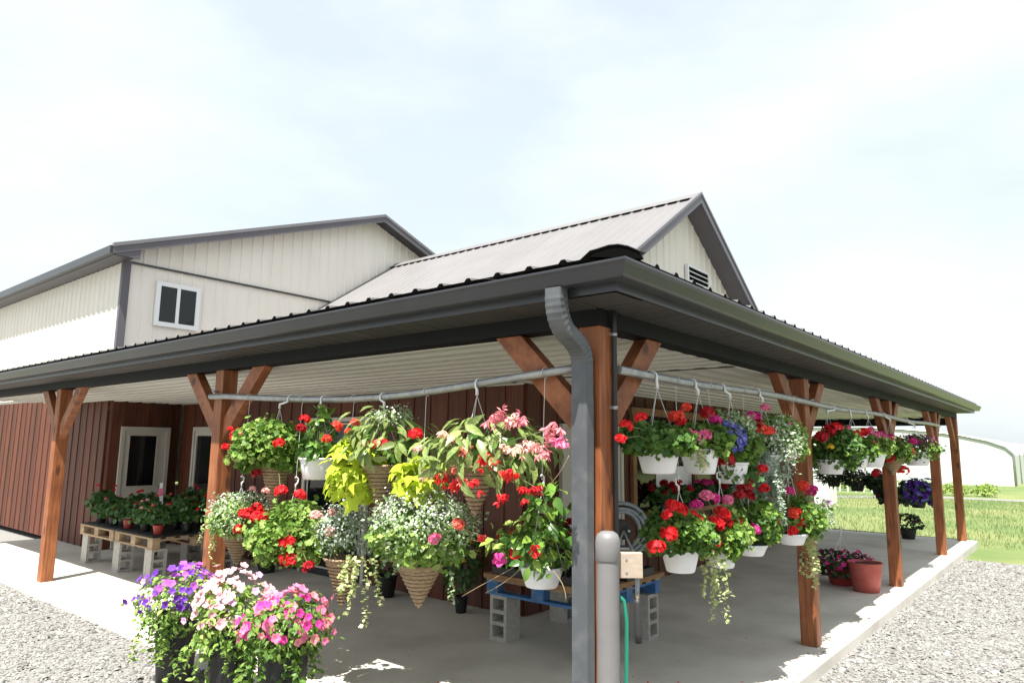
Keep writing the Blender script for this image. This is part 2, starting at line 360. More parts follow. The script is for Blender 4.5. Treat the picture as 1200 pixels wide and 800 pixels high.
# ------------------------------------------------------------------ porch
porch = empty('porch', (0, 0, 0), 'open porch with stained timber posts and dark grey eaves', 'porch')
def sweep(name, prof, mat, mi=None, closed=True):
    m = MB(); n = len(prof)
    path = [lambda o, z: (-o, YL, z), lambda o, z: (-o, -o, z), lambda o, z: (XR+o, -o, z), lambda o, z: (XR+o, YR, z)]
    vs = [f(*q) for f in path for q in prof]; fs = []
    for s in range(3):
        for i in range(n if closed else n-1): fs.append((s*n+i, (s+1)*n+i, (s+1)*n+(i+1) % n, s*n+(i+1) % n))
    if closed: fs += [tuple(range(n)), tuple(range(3*n, 4*n))[::-1]]
    m.add(vs, fs); return m.build(name, mat, porch)
sweep('beam', [(0, H), (0, 2.55), (-W, 2.55), (-W, H)], 'beam_grey')
m = MB(); m.box((XR-W+.01, .16, 2.29), (XR-.01, YR, 2.438)); m.build('beam', 'beam_grey', porch)
gut = sweep('gutter', [(.285, 2.672), (.285, 2.592), (.352, 2.589), (.364, 2.594), (.371, 2.606), (.388, 2.655), (.400, 2.668), (.399, 2.680), (.386, 2.681), (.384, 2.672), (.372, 2.650), (.356, 2.602), (.297, 2.600), (.295, 2.672)], 'trim_grey')
sweep('fascia', [(.250, 2.553), (.281, 2.546), (.2835, 2.549), (.2835, 2.70), (.25, 2.70)], 'trim_grey')
# soffit: one panel after another, each a separate sheet with a raised seam
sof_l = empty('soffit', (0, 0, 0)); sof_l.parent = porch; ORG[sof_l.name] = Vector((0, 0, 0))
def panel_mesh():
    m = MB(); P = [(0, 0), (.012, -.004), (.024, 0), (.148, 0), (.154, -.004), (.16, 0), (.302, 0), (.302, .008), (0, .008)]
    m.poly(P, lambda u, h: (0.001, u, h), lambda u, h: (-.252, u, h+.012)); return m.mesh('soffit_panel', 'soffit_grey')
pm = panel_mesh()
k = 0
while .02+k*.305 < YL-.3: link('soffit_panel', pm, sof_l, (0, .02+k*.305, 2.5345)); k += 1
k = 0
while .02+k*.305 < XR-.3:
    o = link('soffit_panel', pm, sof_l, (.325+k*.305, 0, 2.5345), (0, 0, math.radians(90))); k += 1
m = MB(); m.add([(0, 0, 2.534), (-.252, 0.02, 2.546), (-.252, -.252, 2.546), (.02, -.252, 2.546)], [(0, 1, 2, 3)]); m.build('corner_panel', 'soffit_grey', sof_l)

# roof sheets over the porch: eave at 0.33 out, rising inwards
SL = .12
zr = lambda d: 2.724 + SL*d          # d = distance in from the roof edge
proof = empty('roof', (0, 0, 2.7)); proof.parent = porch; proof.location = (0, 0, 2.7); ORG[proof.name] = Vector((0, 0, 2.7))
RE = .335
sheets('roof_panel', 'roof_dark', proof, -RE, YA, lambda u, v, h: (v, u, zr(v+RE)+h), -RE, lambda u: min(u, 3.12), phase=.93, minor=False)
sheets('roof_panel', 'roof_dark', proof, YA, YL, lambda u, v, h: (v, u, zr(v+RE)+h), -RE, 1.49, phase=.93, minor=False)
sheets('roof_panel', 'roof_dark', proof, -RE, XR+RE, lambda u, v, h: (u, v, zr(v+RE)+h), -RE, lambda u: min(u, 3.08), phase=.05, minor=False)
m = MB(); m.box((XE-.2, 3.0, 3.05), (XR+RE, YR, 3.12)); m.build('roof_panel', 'roof_dark', proof)
# hip cap with its dark foam closure
m = MB(); a = Vector((1, 1, SL)).normalized(); b = Vector((1, -1, 0)).normalized(); up = a.cross(b)*-1 if a.cross(b).z < 0 else a.cross(b)
c0 = Vector((-.30, -.30, zr(.035)+.012)); c1 = Vector((3.05, 3.05, zr(3.38)+.012))
prof = [(-.145, .0), (-.11, .012), (-.05, .034), (.0, .041), (.05, .034), (.11, .012), (.145, .0), (.11, .008), (.05, .030), (0, .037), (-.05, .030), (-.11, .008)]
m.poly(prof, lambda u, h: c0+b*u+up*h, lambda u, h: c1+b*u+up*h)
m.build('hip_cap', 'roof_dark', proof)
m = MB(); c2 = c0+a*.006
prof = [(-.135, .0), (-.11, .0065), (-.05, .0285), (0, .0355), (.05, .0285), (.11, .0065), (.135, .0)]
m.poly(prof, lambda u, h: c2+b*u+up*(h-.03 if h == 0 else h), lambda u, h: c2+a*.06+b*u+up*(h-.03 if h == 0 else h))
m.build('foam_closure', 'black_closure', proof)

# ceiling sheets
ceil = empty('ceiling', (0, 0, ZC)); ceil.parent = porch; ceil.location = (0, 0, ZC); ORG[ceil.name] = Vector((0, 0, ZC))
kw = dict(pitch=.2286, h=.034, minor=False, hw=.068)
sheets('ceiling_panel', 'ceiling_metal', ceil, W, 2.28, lambda u, v, h: (u, v, ZC-h), W, YA-.01, **kw)
sheets('ceiling_panel', 'ceiling_metal', ceil, 2.29, XB, lambda u, v, h: (u, v, ZC-h), YC, YA-.01, **kw)
sheets('ceiling_panel', 'ceiling_metal', ceil, W, 1.45, lambda u, v, h: (u, v, ZC-h), YA, YL, **kw)
sheets('ceiling_panel', 'ceiling_metal', ceil, W, YC, lambda u, v, h: (v, u, ZC-h), 2.29, XR-W, **kw)
sheets('ceiling_panel', 'ceiling_metal', ceil, XE, XR-W, lambda u, v, h: (u, v, ZC-h), YC, YR, **kw)
m = MB(); m.box((2.272, W, ZC-.042), (2.297, YC, ZC-.035)); m.build('seam_trim', 'roof_dark', ceil)

# posts with knee braces
def post(x, y, braces):
    m = MB(); m.box((x, y, 0), (x+W, y+W, H-.001)); p = m.build('post', 'post_wood', porch, (x+W/2, y+W/2, 0), bevel=.007)
    for dx, dy in braces:
        m = MB(); d = Vector((dx, dy, 0)); s = Vector((-dy, dx, 0))
        c = Vector((x+W/2, y+W/2, 0)); t = .043; wv = .145*math.sqrt(2)
        # parallelogram in the vertical plane: foot on the post, head under the beam
        zb = 1.79; rb = W/2 + .001; rh = .60
        P = [(rb, zb), (rb, zb+wv), (rb+H-.002-zb-wv, H-.002), (rb+H-.002-zb, H-.002)]
        m.poly(P, lambda r, z: c+d*r+s*t+Vector((0, 0, z)), lambda r, z: c+d*r-s*t+Vector((0, 0, z)))
        m.build('brace', 'brace_wood', p, bevel=.004)
    return p
post(0, 0, [(1, 0), (0, 1)])
for yy in (4.105, 8.29): post(0, yy, [(0, 1), (0, -1)])
post(0, YL-W-.05, [(0, -1)])
for xx in (3.61, 7.295, 10.98): post(xx, 0, [(1, 0), (-1, 0)])
post(XR-W, 0, [(-1, 0)])
for yy in (5.2, YR-W-.1):
    m = MB(); m.box((XR-W, yy, 0), (XR, yy+W, 2.288)); m.build('post', 'post_wood', porch, (XR-W/2, yy+W/2, 0), bevel=.006)
# downspout: rectangular pipe, gutter outlet, crimped elbows, straight fall beside the corner post
def bez(pts, n):
    P = [Vector(q) for q in pts]; R = []
    for i in range(n+1):
        t = i/n; Q = P[:]
        while len(Q) > 1: Q = [Q[j].lerp(Q[j+1], t) for j in range(len(Q)-1)]
        R.append(Q[0])
    return R
path = bez([(-.338, .055, 2.592), (-.338, .057, 2.50), (-.325, .057, 2.43), (-.26, .06, 2.38)], 14) + bez([(-.235, .06, 2.366), (-.12, .065, 2.32), (-.068, .072, 2.29), (-.068, .072, 2.20)], 14) + [Vector((-.068, .072, z)) for z in (2.1, 1.95, 1.2, .6, .12)]
m = MB(); ring = [(-.036, -.047), (-.03, -.05), (.03, -.05), (.036, -.047), (.036, .047), (.03, .05), (-.03, .05), (-.036, .047)]
vs = []; fs = []; nR = len(ring)
for i, q in enumerate(path):
    t = (path[min(i+1, len(path)-1)]-path[max(i-1, 0)]).normalized(); yv = Vector((0, 1, 0)); yv = (yv-t*yv.dot(t)).normalized(); xv = yv.cross(t)
    sc = 1 + (.05 if (2 < i < 28 and i % 2) else 0) + (.035 if i == 31 else 0)
    for (aa, bb) in ring: vs.append(q+xv*aa*sc+yv*bb*sc)
for i in range(len(path)-1):
    for kk in range(nR): fs.append((i*nR+kk, i*nR+(kk+1) % nR, (i+1)*nR+(kk+1) % nR, (i+1)*nR+kk))
m.add(vs, fs); ds = m.build('downspout', 'spout_grey', porch)
m = MB(); m.tube([(.118, -.020, .1), (.118, -.020, 2.44), (.100, -.03, 2.53)], .0155, 8); cd_ = m.build('conduit', 'black_rubber', porch)
for z in (2.40, 1.985, 1.2, .5):
    m = MB(); m.tube([(.118, -.020, z-.010), (.118, -.020, z+.010)], .0185, 8); m.box((.095, -.012, z-.009), (.143, -.001, z+.009)); m.build('strap', 'steel', cd_)

# ------------------------------------------------------------------ shop building under the steep gable
shop = empty('shop_building', (XB, YC, 0), 'dark red boarded shop under a steep grey metal gable roof', 'building')
bmesh_ = {}
def board_wall(parent, name, a, b, z0, z1, nrm, wd=.2985):
    """a, b: ends on the face line; boards stand 18 mm proud with shadow gaps"""
    a = Vector((*a, 0)); b = Vector((*b, 0)); n = Vector((*nrm, 0)); L = (b-a).length; t = (b-a).normalized()
    m = MB(); c = (a+b)/2 + n*-.06 + Vector((0, 0, (z0+z1)/2)); m.obox(c, t*L/2, n*.05, Vector((0, 0, (z1-z0)/2))); core = m.build(name, 'red_board', parent)
    key = (round(z1-z0, 3), nrm, wd)
    if key not in bmesh_:
        m = MB(); m.obox((0, 0, (z1-z0)/2), t*(wd/2-.006), n*.009, Vector((0, 0, (z1-z0)/2-.002))); m.obox(t*(wd/2-.02)+n*.0155+Vector((0, 0, (z1-z0)/2)), t*.02, n*.006, Vector((0, 0, (z1-z0)/2-.002))); bmesh_[key] = m.mesh('board', 'red_board')
    k = 0
    while (k+1)*wd <= L+.01:
        link('board', bmesh_[key], core, a+t*(k+.5)*wd+Vector((0, 0, z0))); k += 1
    return core
board_wall(shop, 'side_wall', (XB, YC+.02), (XB, YA-.03), 0.002, ZC-.016, (-1, 0))
board_wall(shop, 'front_wall', (XB+.02, YC), (XE, YC), 0.002, ZC-.016, (0, -1))
m = MB(); m.box((XE-.1, YC+.05, 0), (XE, YA, 3.0)); m.build('far_wall', 'red_board', shop)
RX, RZ, SP = 7.60, 6.075, .672       # ridge position, height, pitch
YG = 2.743                           # gable verge
zroof = lambda x: RZ - SP*abs(x-RX)
gw = MB(); gw.add([(3.2, 3.11, 2.75), (2*RX-3.2, 3.11, 2.75), (2*RX-3.2, 3.11, zroof(3.2)-.05), (RX, 3.11, RZ-.06), (3.2, 3.11, zroof(3.2)-.05)], [(0, 1, 2, 3, 4)])
gwall = gw.build('gable_wall', 'siding', shop)
x = 3.2
while x < 2*RX-3.2-.02:
    brk = splits(x, min(x+.9144, 2*RX-3.2), RX)
    for a_, b_ in zip(brk, brk[1:]): sheet('siding_panel', 'siding', gwall, a_, b_-.002, lambda u, v, h: (u, 3.09-h, v), 2.78, lambda u: zroof(u)-.06, h=.013, minor=False)
    x += .9144
sroof = empty('roof', (RX, YG, 3)); sroof.parent = shop; sroof.location = Vector((RX, YG, 3))-ORG[shop.name]; ORG[sroof.name] = Vector((RX, YG, 3))
for sgn in (-1, 1):
    sheets('roof_panel', 'roof_metal', sroof, YG+.01, YA-.004, lambda u, v, h, sgn=sgn: (RX+sgn*v-sgn*h*.55*-1, u, RZ-SP*v+h*.83), 0.0, 4.56, phase=.1, h=.013, minor=False)
m = MB(); m.poly([(-.19, -.105), (0, .028), (.19, -.105), (.19, -.115), (0, .012), (-.19, -.115)], lambda u, h: (RX+u, YG-.01, RZ+.02+h), lambda u, h: (RX+u, YA-.02, RZ+.02+h)); m.build('ridge_cap', 'roof_metal', sroof)
m = MB()
for i in range(int((YA-YG-.4)/.9144)+1):      # dark closure strip under the cap, broken by the ribs
    for q in range(4):
        y0 = YG+.12+i*.9144+q*.2286
        if y0+.17 < YA: m.box((RX-.20, y0, RZ-.118), (RX-.188, y0+.165, RZ-.088))
m.build('closure_strip', 'black_closure', sroof)
for sgn in (-1, 1):
    m = MB(); P = [(0, .035), (4.58, .035-SP*4.58), (4.58, -.15-SP*4.58), (0, -.15)]
    m.poly(P, lambda r, h: (RX+sgn*r, YG-.012, RZ+h), lambda r, h: (RX+sgn*r, YG+.012, RZ+h)); m.build('rake_trim', 'rake_metal', shop)
    m = MB(); P = [(0, .05), (4.6, .05-SP*4.6), (4.6, .0-SP*4.6), (0, .0)]; m.poly(P, lambda r, h: (RX+sgn*r, YG-.026, RZ+h), lambda r, h: (RX+sgn*r, YG+.05, RZ+h)); m.build('drip_edge', 'drip_metal', shop)
    m = MB(); P = [(0.005, -.115), (4.5, -.115-SP*4.5), (4.5, -.13-SP*4.5), (.005, -.13)]
    m.poly(P, lambda r, h: (RX+sgn*r, YG+.013, RZ+h), lambda r, h: (RX+sgn*r, 3.085, RZ+h)); m.build('rake_soffit', 'rake_metal', shop)
v_ = MB(); v_.box((7.66, 3.035, 4.42), (8.46, 3.075, 4.87)); vent = v_.build('vent', 'black_closure', shop)
m = MB(); m.box((7.63, 3.02, 4.87), (8.49, 3.075, 4.91)); m.box((7.63, 3.02, 4.38), (8.49, 3.075, 4.42)); m.box((7.62, 3.02, 4.42), (7.66, 3.075, 4.87)); m.box((8.46, 3.02, 4.42), (8.50, 3.075, 4.87)); m.build('frame', 'white_vinyl', vent)
for i in range(5):
    m = MB(); z = 4.46+i*.085; m.obox((8.06, 3.03, z), (.395, 0, 0), (0, .022, .022), (0, -.003, .003)); m.build('slat', 'white_vinyl', vent)

def door(parent, o, u, n, w_, h_, pane, name='door', frame='door_paint', leaf='door_paint', glass='glass_dark'):
    """o: lower left corner on the wall face, u along, n outward; pane = (u0,z0,u1,z1)"""
    o = Vector(o); u = Vector(u); n = Vector(n); Z = Vector((0, 0, 1))
    def bx(m, a0, z0, a1, z1, d0, d1): m.obox(o+u*(a0+a1)/2+Z*(z0+z1)/2+n*(d0+d1)/2, u*(a1-a0)/2, n*(d1-d0)/2, Z*(z1-z0)/2)
    m = MB(); bx(m, .06, .01, pane[0], h_-.06, .024, .05); bx(m, pane[2], .01, w_-.06, h_-.06, .024, .05); bx(m, pane[0], .01, pane[2], pane[1], .024, .05); bx(m, pane[0], pane[3], pane[2], h_-.06, .024, .05)
    if not leaf: leaf = frame
    d = m.build(name, leaf, parent)
    m = MB(); bx(m, 0, .004, .058, h_, .024, .07); bx(m, w_-.058, .004, w_, h_, .024, .07); bx(m, .058, h_-.058, w_-.058, h_, .024, .07); m.build('frame', frame, d)
    m = MB(); bx(m, pane[0], pane[1], pane[2], pane[3], .026, .036); m.build('pane', glass, d)
    m = MB(); t = .022
    for a0, z0, a1, z1 in ((pane[0]-t, pane[1]-t, pane[0], pane[3]+t), (pane[2], pane[1]-t, pane[2]+t, pane[3]+t), (pane[0], pane[1]-t, pane[2], pane[1]), (pane[0], pane[3], pane[2], pane[3]+t)): bx(m, a0, z0, a1, z1, .05, .058)
    m.build('glazing_bead', frame, d)
    m = MB(); q = o+u*(w_-.13)+Z*1.0; m.tube([q+n*.05, q+n*.09], .022, 8); m.tube([q+n*.09, q+n*.125], [.028, .024], 8); m.build('handle', 'steel', d)
    return d
# shop doors: narrow glazed one near the barn corner, dark glazed one, pale one round the corner
door(shop, (XB, 10.05, 0), (0, -1, 0), (-1, 0, 0), .95, 2.03, (.13, .25, .82, 1.88))
door(shop, (XB, 6.70, 0), (0, -1, 0), (-1, 0, 0), 1.45, 2.13, (.13, .12, 1.32, 2.03), frame='door_paint', leaf='trim_grey')
door(shop, (3.32, YC, 0), (1, 0, 0), (0, -1, 0), 1.37, 2.03, (.47, .95, .90, 1.85))
# long shop window with wooden frame and counter sill
m = MB(); m.box((4.98, YC-.03, .95), (10.6, YC-.024, 2.2)); sw = m.build('window', 'glass_dark', shop)
for x0 in (4.93, 6.78, 8.6, 10.5):
    m = MB(); m.box((x0, YC-.075, .95), (x0+.09, YC-.02, 2.2)); m.build('jamb', 'tan_wood', sw)
m = MB(); m.box((4.9, YC-.08, 2.2), (10.62, YC-.02, 2.3)); m.build('head', 'tan_wood', sw)
m = MB(); m.box((4.9, YC-.30, .87), (10.62, YC-.02, .93)); m.build('sill', 'tan_wood', sw)

m = MB(); m.box((5.62, YC-.036, 1.19), (6.74, YC-.032, 1.50)); m.build('notice_sheet', 'paper_white', None, (6.2, YC-.034, 1.19), label='blank white sheet taped to the dark shop window', cat='notice')
# ------------------------------------------------------------------ barn behind
barn = empty('barn', (1.505, YA, 0), 'tall pale ribbed metal barn with low gable and white window', 'barn')
BX, BZ, BP = 6.947, 7.08, .357
BL, BR = 1.505, 2*6.947-1.505
zb_ = lambda x: BZ-.06 - BP*abs(x-BX)
m = MB(); m.box((BL+.02, YA+.05, 2.5), (BR-.02, YA+.1, 4.9)); m.add([(BL, YA+.06, 4.8), (BR, YA+.06, 4.8), (BX, YA+.06, BZ-.1)], [(0, 1, 2)]); fw_ = m.build('front_wall', 'siding', barn)
x = BL+.02
while x < BR-.03:
    brk = splits(x, min(x+.9144, BR-.02), BX)
    for a_, b_ in zip(brk, brk[1:]):
        sheet('siding_panel', 'siding', fw_, a_, b_-.002, lambda u, v, h: (u, YA+.025-h, v), 2.75, 4.86, h=.013, minor=False)
        sheet('siding_panel', 'siding', fw_, a_, b_-.002, lambda u, v, h: (u, YA+.015-h, v), 4.87, lambda u: zb_(u)-.02, h=.013, minor=False)
    x += .9144
m = MB(); m.box((BL+.03, YA+.06, 2.5), (BL+.07, 30, 4.9)); sw_ = m.build('side_wall', 'siding', barn)
sheets('siding_panel', 'siding', sw_, YA+.06, 30, lambda u, v, h: (BL-h, u, v), 2.6, 4.86)
m = MB(); m.box((BR-.1, YA+.1, 0), (BR, 30, 4.9)); m.box((BL+.05, 29.9, 0), (BR-.1, 30, 4.9)); m.build('rear_wall', 'siding', barn)
m = MB(); m.box((BL-.03, YA-.035, 2.5), (BL+.10, YA+.05, 4.885)); m.build('corner_trim', 'rake_metal', barn)
m = MB(); m.box((BL+.11, YA-.03, 4.855), (BR, YA+.02, 4.885)); m.build('band_trim', 'trim_grey', barn)
broof = empty('roof', (BX, YA, 5)); broof.parent = barn; broof.location = Vector((BX, YA, 5))-ORG[barn.name]; ORG[broof.name] = Vector((BX, YA, 5))
HL = BX-1.20
for sgn in (-1, 1):
    sheets('roof_panel', 'roof_metal', broof, YA-.34, 30.2, lambda u, v, h, sgn=sgn: (BX+sgn*v, u, BZ-BP*v+h), 0.0, HL, phase=.1, minor=False)
    m = MB(); P = [(0, .03), (HL+.02, .03-BP*(HL+.02)), (HL+.02, -.14-BP*(HL+.02)), (0, -.14)]
    m.poly(P, lambda r, h: (BX+sgn*r, YA-.36, BZ+h), lambda r, h: (BX+sgn*r, YA-.33, BZ+h)); m.build('rake_trim', 'rake_metal', barn)
    m = MB(); P = [(0, .045), (HL+.03, .045-BP*(HL+.03)), (HL+.03, -.02-BP*(HL+.03)), (0, -.02)]; m.poly(P, lambda r, h: (BX+sgn*r, YA-.375, BZ+h), lambda r, h: (BX+sgn*r, YA-.30, BZ+h)); m.build('drip_edge', 'drip_metal', barn)
    m = MB(); P = [(0, -.06), (HL, -.06-BP*HL), (HL, -.075-BP*HL), (0, -.075)]
    m.poly(P, lambda r, h: (BX+sgn*r, YA-.329, BZ+h), lambda r, h: (BX+sgn*r, YA+.02, BZ+h)); m.build('rake_soffit', 'trim_grey', barn)
zE = BZ-BP*HL
m = MB(); m.box((1.13, YA-.34, zE-.15), (1.215, 30.2, zE-.012)); m.build('gutter', 'trim_grey', barn)
m = MB(); m.box((1.216, YA-.34, zE-.16), (BL+.03, 30.2, zE-.145)); m.build('eave_soffit', 'rake_metal', barn)
m = MB(); m.box((1.216, YA-.345, zE-.16), (1.62, YA-.31, zE+.02)); m.build('eave_return', 'rake_metal', barn)
# barn window
wx0, wx1, wz0, wz1 = 2.09, 2.84, 3.85, 4.60
m = MB(); m.box((wx0+.05, YA-.02, wz0+.05), (wx1-.05, YA-.014, wz1-.05)); win = m.build('window', 'glass_dark', barn)
m = MB(); y0, y1 = YA-.045, YA+.0
m.box((wx0-.03, y0, wz0-.03), (wx0+.05, y1, wz1+.03)); m.box((wx1-.05, y0, wz0-.03), (wx1+.03, y1, wz1+.03)); m.box((wx0+.05, y0, wz1-.05), (wx1-.05, y1, wz1+.03)); m.box((wx0+.05, y0, wz0-.03), (wx1-.05, y1, wz0+.05)); m.build('frame', 'white_vinyl', win)
m = MB(); xm = (wx0+wx1)/2; m.box((xm-.03, y0+.01, wz0+.05), (xm+.03, y1, wz1-.05)); m.build('mullion', 'white_vinyl', win)
# red boarded foot of the barn under the porch roof
board_wall(barn, 'lower_wall', (BL+.03, YA), (XB-.02, YA), .002, ZC-.016, (0, -1), wd=.2)
board_wall(barn, 'lower_wall', (BL, YA+.1), (BL, 30), .002, 2.55, (-1, 0))
door(barn, (1.69, YA, 0), (1, 0, 0), (0, -1, 0), .82, 2.02, (.15, 1.02, .60, 1.87))

# barn star on the gable
m = MB(); pts = []
for i in range(10):
    r = .15 if i % 2 == 0 else .06; an = math.pi/2+i*math.pi/5; pts.append((8.60+r*math.cos(an), 3.062, 4.75+r*math.sin(an)))
m.add(pts+[(8.60, 3.01, 4.75), (8.60, 3.07, 4.75)], [(i, (i+1) % 10, 10) for i in range(10)]+[((i+1) % 10, i, 11) for i in range(10)])
m.build('barn_star', 'white_vinyl', None, (8.60, 3.06, 4.75), label='white metal star ornament beside the gable vent', cat='ornament')

# ------------------------------------------------------------------ hanging pipes
m = MB(); pl_ = [(4.27, 2.192), (4.0, 2.185), (3.6, 2.161), (3.17, 2.137), (2.7, 2.112), (2.24, 2.098), (1.85, 2.098), (1.49, 2.110), (1.15, 2.131), (.865, 2.152), (.46, 2.182), (0.075, 2.208)]
m.tube([(-.0265, y, z) for y, z in pl_], .0255, 10)
for y in (4.18,): m.tube([(-.06, y, 2.205+.03), (0, y, 2.205+.03)], .008, 6)
m.build('hanging_pipe', 'pipe_metal', None, (-.0265, 4.18, 2.19), label='sagging grey metal pipe bolted between the left post and corner post', cat='pipe')
def pipe_z(y):
    P = sorted(pl_); return float(np.interp(y, [a for a, b in P], [b for a, b in P]))
m = MB(); m.tube([(x, -.0265, 2.205-.012*math.sin(x*1.7)) for x in np.linspace(.15, 11.1, 30)], .0255, 10)
for x in (3.68, 7.37): m.tube([(x, -.06, 2.235), (x, 0, 2.235)], .008, 6)
m.build('hanging_pipe', 'pipe_metal', None, (.2, -.0265, 2.205), label='long straight grey pipe running along the right row of posts', cat='pipe')
pipe_zr = lambda x: 2.205-.012*math.sin(x*1.7)

# ------------------------------------------------------------------ plants: parts
YARD = Vector((-3.2, -2.0, 1.77))         # the side the customers look from
_rs = np.random.default_rng(77)
HEADS = {}
def head_mesh(kind, colr, var):
    key = (kind, colr, var)
    if key in HEADS: return HEADS[key]
    r = np.random.default_rng(hash((len(kind), var, sum(map(ord, colr)))) % 9999)
    if kind == 'ball':        # geranium truss
        n = 62; d = unit(r.normal(size=(n, 3))); d[:, 2] = np.where(d[:, 2] < -.5, -d[:, 2], d[:, 2]); p = d*np.array([1, 1, .8])*(.62+.25*r.random((n, 1)))
        V, F = scatter('floret', p, d+r.normal(size=(n, 3))*.3, r.normal(size=(n, 3)), .31*(.75+.5*r.random(n)))
    elif kind == 'droop':     # hanging begonia blooms
        n = 9; p = r.normal(size=(n, 3))*np.array([.36, .36, .36]); d = r.normal(size=(n, 3))*.5+np.array([0, 0, -1])
        V, F = scatter(petals(5, .75, .22, .9), p, d, r.normal(size=(n, 3)), .75*(.7+.5*r.random(n)))
    elif kind == 'trumpet':   # petunia / mandevilla
        V = [(0, 0, -.35)]; F = []
        for i in range(15):
            an = i*2*math.pi/15; rr = (1.0, .93, .76)[(i+1) % 3]*(1+r.normal()*.04); V.append((.3*math.cos(an), .3*math.sin(an), -.02))
            V.append((rr*math.cos(an), rr*math.sin(an), .10+r.normal()*.06-(.08 if i % 3 == 1 else 0)))
        for i in range(15):
            a0, b0, a1, b1 = 1+2*i, 2+2*i, 1+2*((i+1) % 15), 2+2*((i+1) % 15); F += [(0, a0, a1), (a0, b0, b1), (a0, b1, a1)]
        V, F = np.array(V), np.array(F)
    HEADS[key] = tri_mesh('flower_head', V, F, 'petal_'+colr); return HEADS[key]
_hv = [0]
def heads(root, lst, size, front, kind='ball', depth=None):
    """lst of (x,y,z,colour)"""
    for q in lst:
        _hv[0] += 1; p = Vector(q[:3]); s = size*(q[4] if len(q) > 4 else 1)*(.9+.25*_rs.random())
        o = link('flower_head', head_mesh(kind, q[3], _hv[0] % 3), root, p, None)
        if kind == 'trumpet':
            f = (front + Vector((_rs.normal()*.35, _rs.normal()*.35, .25+_rs.normal()*.3))).normalized(); o.rotation_euler = f.to_track_quat('Z', 'Y').to_euler()
        else: o.rotation_euler = (_rs.normal()*.25, _rs.normal()*.25, _rs.random()*6.28)
        o.scale = (s, s, s)
def stems(rng, root, pts, c, r=.0025, mat='stem'):
    m = MB()
    for q in pts:
        q = Vector(q[:3]); cc = Vector(c); mid = (q*.55+cc*.45)+Vector((0, 0, .03)); m.tube([cc, mid, q], r, 4, caps=False)
    if m.v: m.build('stems', mat, root, kind='stuff')
POTM = {}
def pot_mesh(kind, r, h):
    key = (kind, round(r, 3), round(h, 3))
    if key in POTM: return POTM[key]
    m = MB()
    if kind == 'cone':          # rope wound cone, tip down; origin at rim centre
        rr = np.random.default_rng(int(r*1000)); prof = [(.004, -h)]; nr = max(9, int(h/.024))
        for i in range(1, nr+1):
            f = i/nr; R = .008+(r*.94-.008)*f; dz = h/nr
            prof += [(R-.009, -h+dz*(i-.5)), (R+.003, -h+dz*(i-.28)), (R+.006, -h+dz*(i-.02)), (R+.003, -h+dz*(i+.26))]
        prof += [(r*1.04, .004), (r*1.06, .016), (r*.98, .022), (r*.92, .0), (r*.9, -.02)]
        J = rr.normal(size=(400, 24))*.012
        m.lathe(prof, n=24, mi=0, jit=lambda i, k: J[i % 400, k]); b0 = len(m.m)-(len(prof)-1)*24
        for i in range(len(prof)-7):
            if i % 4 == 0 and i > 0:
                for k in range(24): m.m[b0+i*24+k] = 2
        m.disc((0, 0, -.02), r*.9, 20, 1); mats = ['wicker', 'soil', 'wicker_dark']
    else:
        b = r*.74 if kind != 'square' else r*.8
        prof = [(0.001, -h), (b*.93, -h), (b, -h+.008), (b+(r-b)*.55, -h*.45), (r*.955, -.022), (r*.96, -.016), (r*1.02, -.014), (r*1.03, -.002), (r*1.01, .002), (r*.95, 0), (r*.93, -.03)]
        m.lathe(prof, n=26, mi=0); m.disc((0, 0, -.025), r*.93, 20, 1); mats = [{'white': 'plastic_white', 'black': 'plastic_black', 'red': 'plastic_red', 'clay': 'clay_red', 'square': 'plastic_black'}[kind], 'soil']
    POTM[key] = m.mesh('pot', mats); return POTM[key]
def hanger(root, c, r, apex, pz, dark=False, px=None, along='y'):
    """three wires to the apex, hook over the pipe (or a long wire up to it)"""
    if apex > pz-.25: apex = pz-.075
    m = MB(); A = Vector((c[0], c[1], apex)); off = 1.1
    for k in range(3):
        a = off+k*2.094; m.tube([A, (c[0]+r*math.cos(a), c[1]+r*math.sin(a), c[2]-.005)], .0022, 4, caps=False)
    m.build('hanger', 'wire_dark' if dark else 'wire', root)
    top = Vector((c[0], c[1], pz)) if px is None else Vector(px)
    u = Vector((1, 0, 0)) if along == 'y' else Vector((0, 1, 0))     # across the pipe
    m = MB(); R = .030
    if apex < pz-.22:
        m2 = MB(); m2.tube([A+Vector((0, 0, .06)), top+Vector((0, 0, -.03))+u*-.0], .0020, 4, caps=False); m2.build('hanging_wire', 'wire_dark' if dark else 'wire', root)
        m.tube([A, A+Vector((0, 0, .03)), A+Vector((0, 0, .045))+u*.018, A+Vector((0, 0, .075))+u*.02, A+Vector((0, 0, .09)), A+Vector((0, 0, .08))-u*.014], [.006, .007, .0065, .006, .005, .004], 6)
        m3 = MB(); m3.tube([top+u*R*math.cos(t)+Vector((0, 0, R*math.sin(t))) for t in np.linspace(-1.4, 3.6, 9)], .0028, 5); m3.build('wire_loop', 'wire', root)
    else:
        m.tube([A, A+Vector((0, 0, (pz-apex)*.45)), top+u*-R*.9+Vector((0, 0, -.022))]+[top+u*R*math.cos(t)+Vector((0, 0, R*math.sin(t))) for t in np.linspace(math.pi, -.6, 8)], [.012, .010, .008]+[.0065]*8, 6)
    m.build('hook', 'plastic_white' if not dark else 'plastic_black', root)
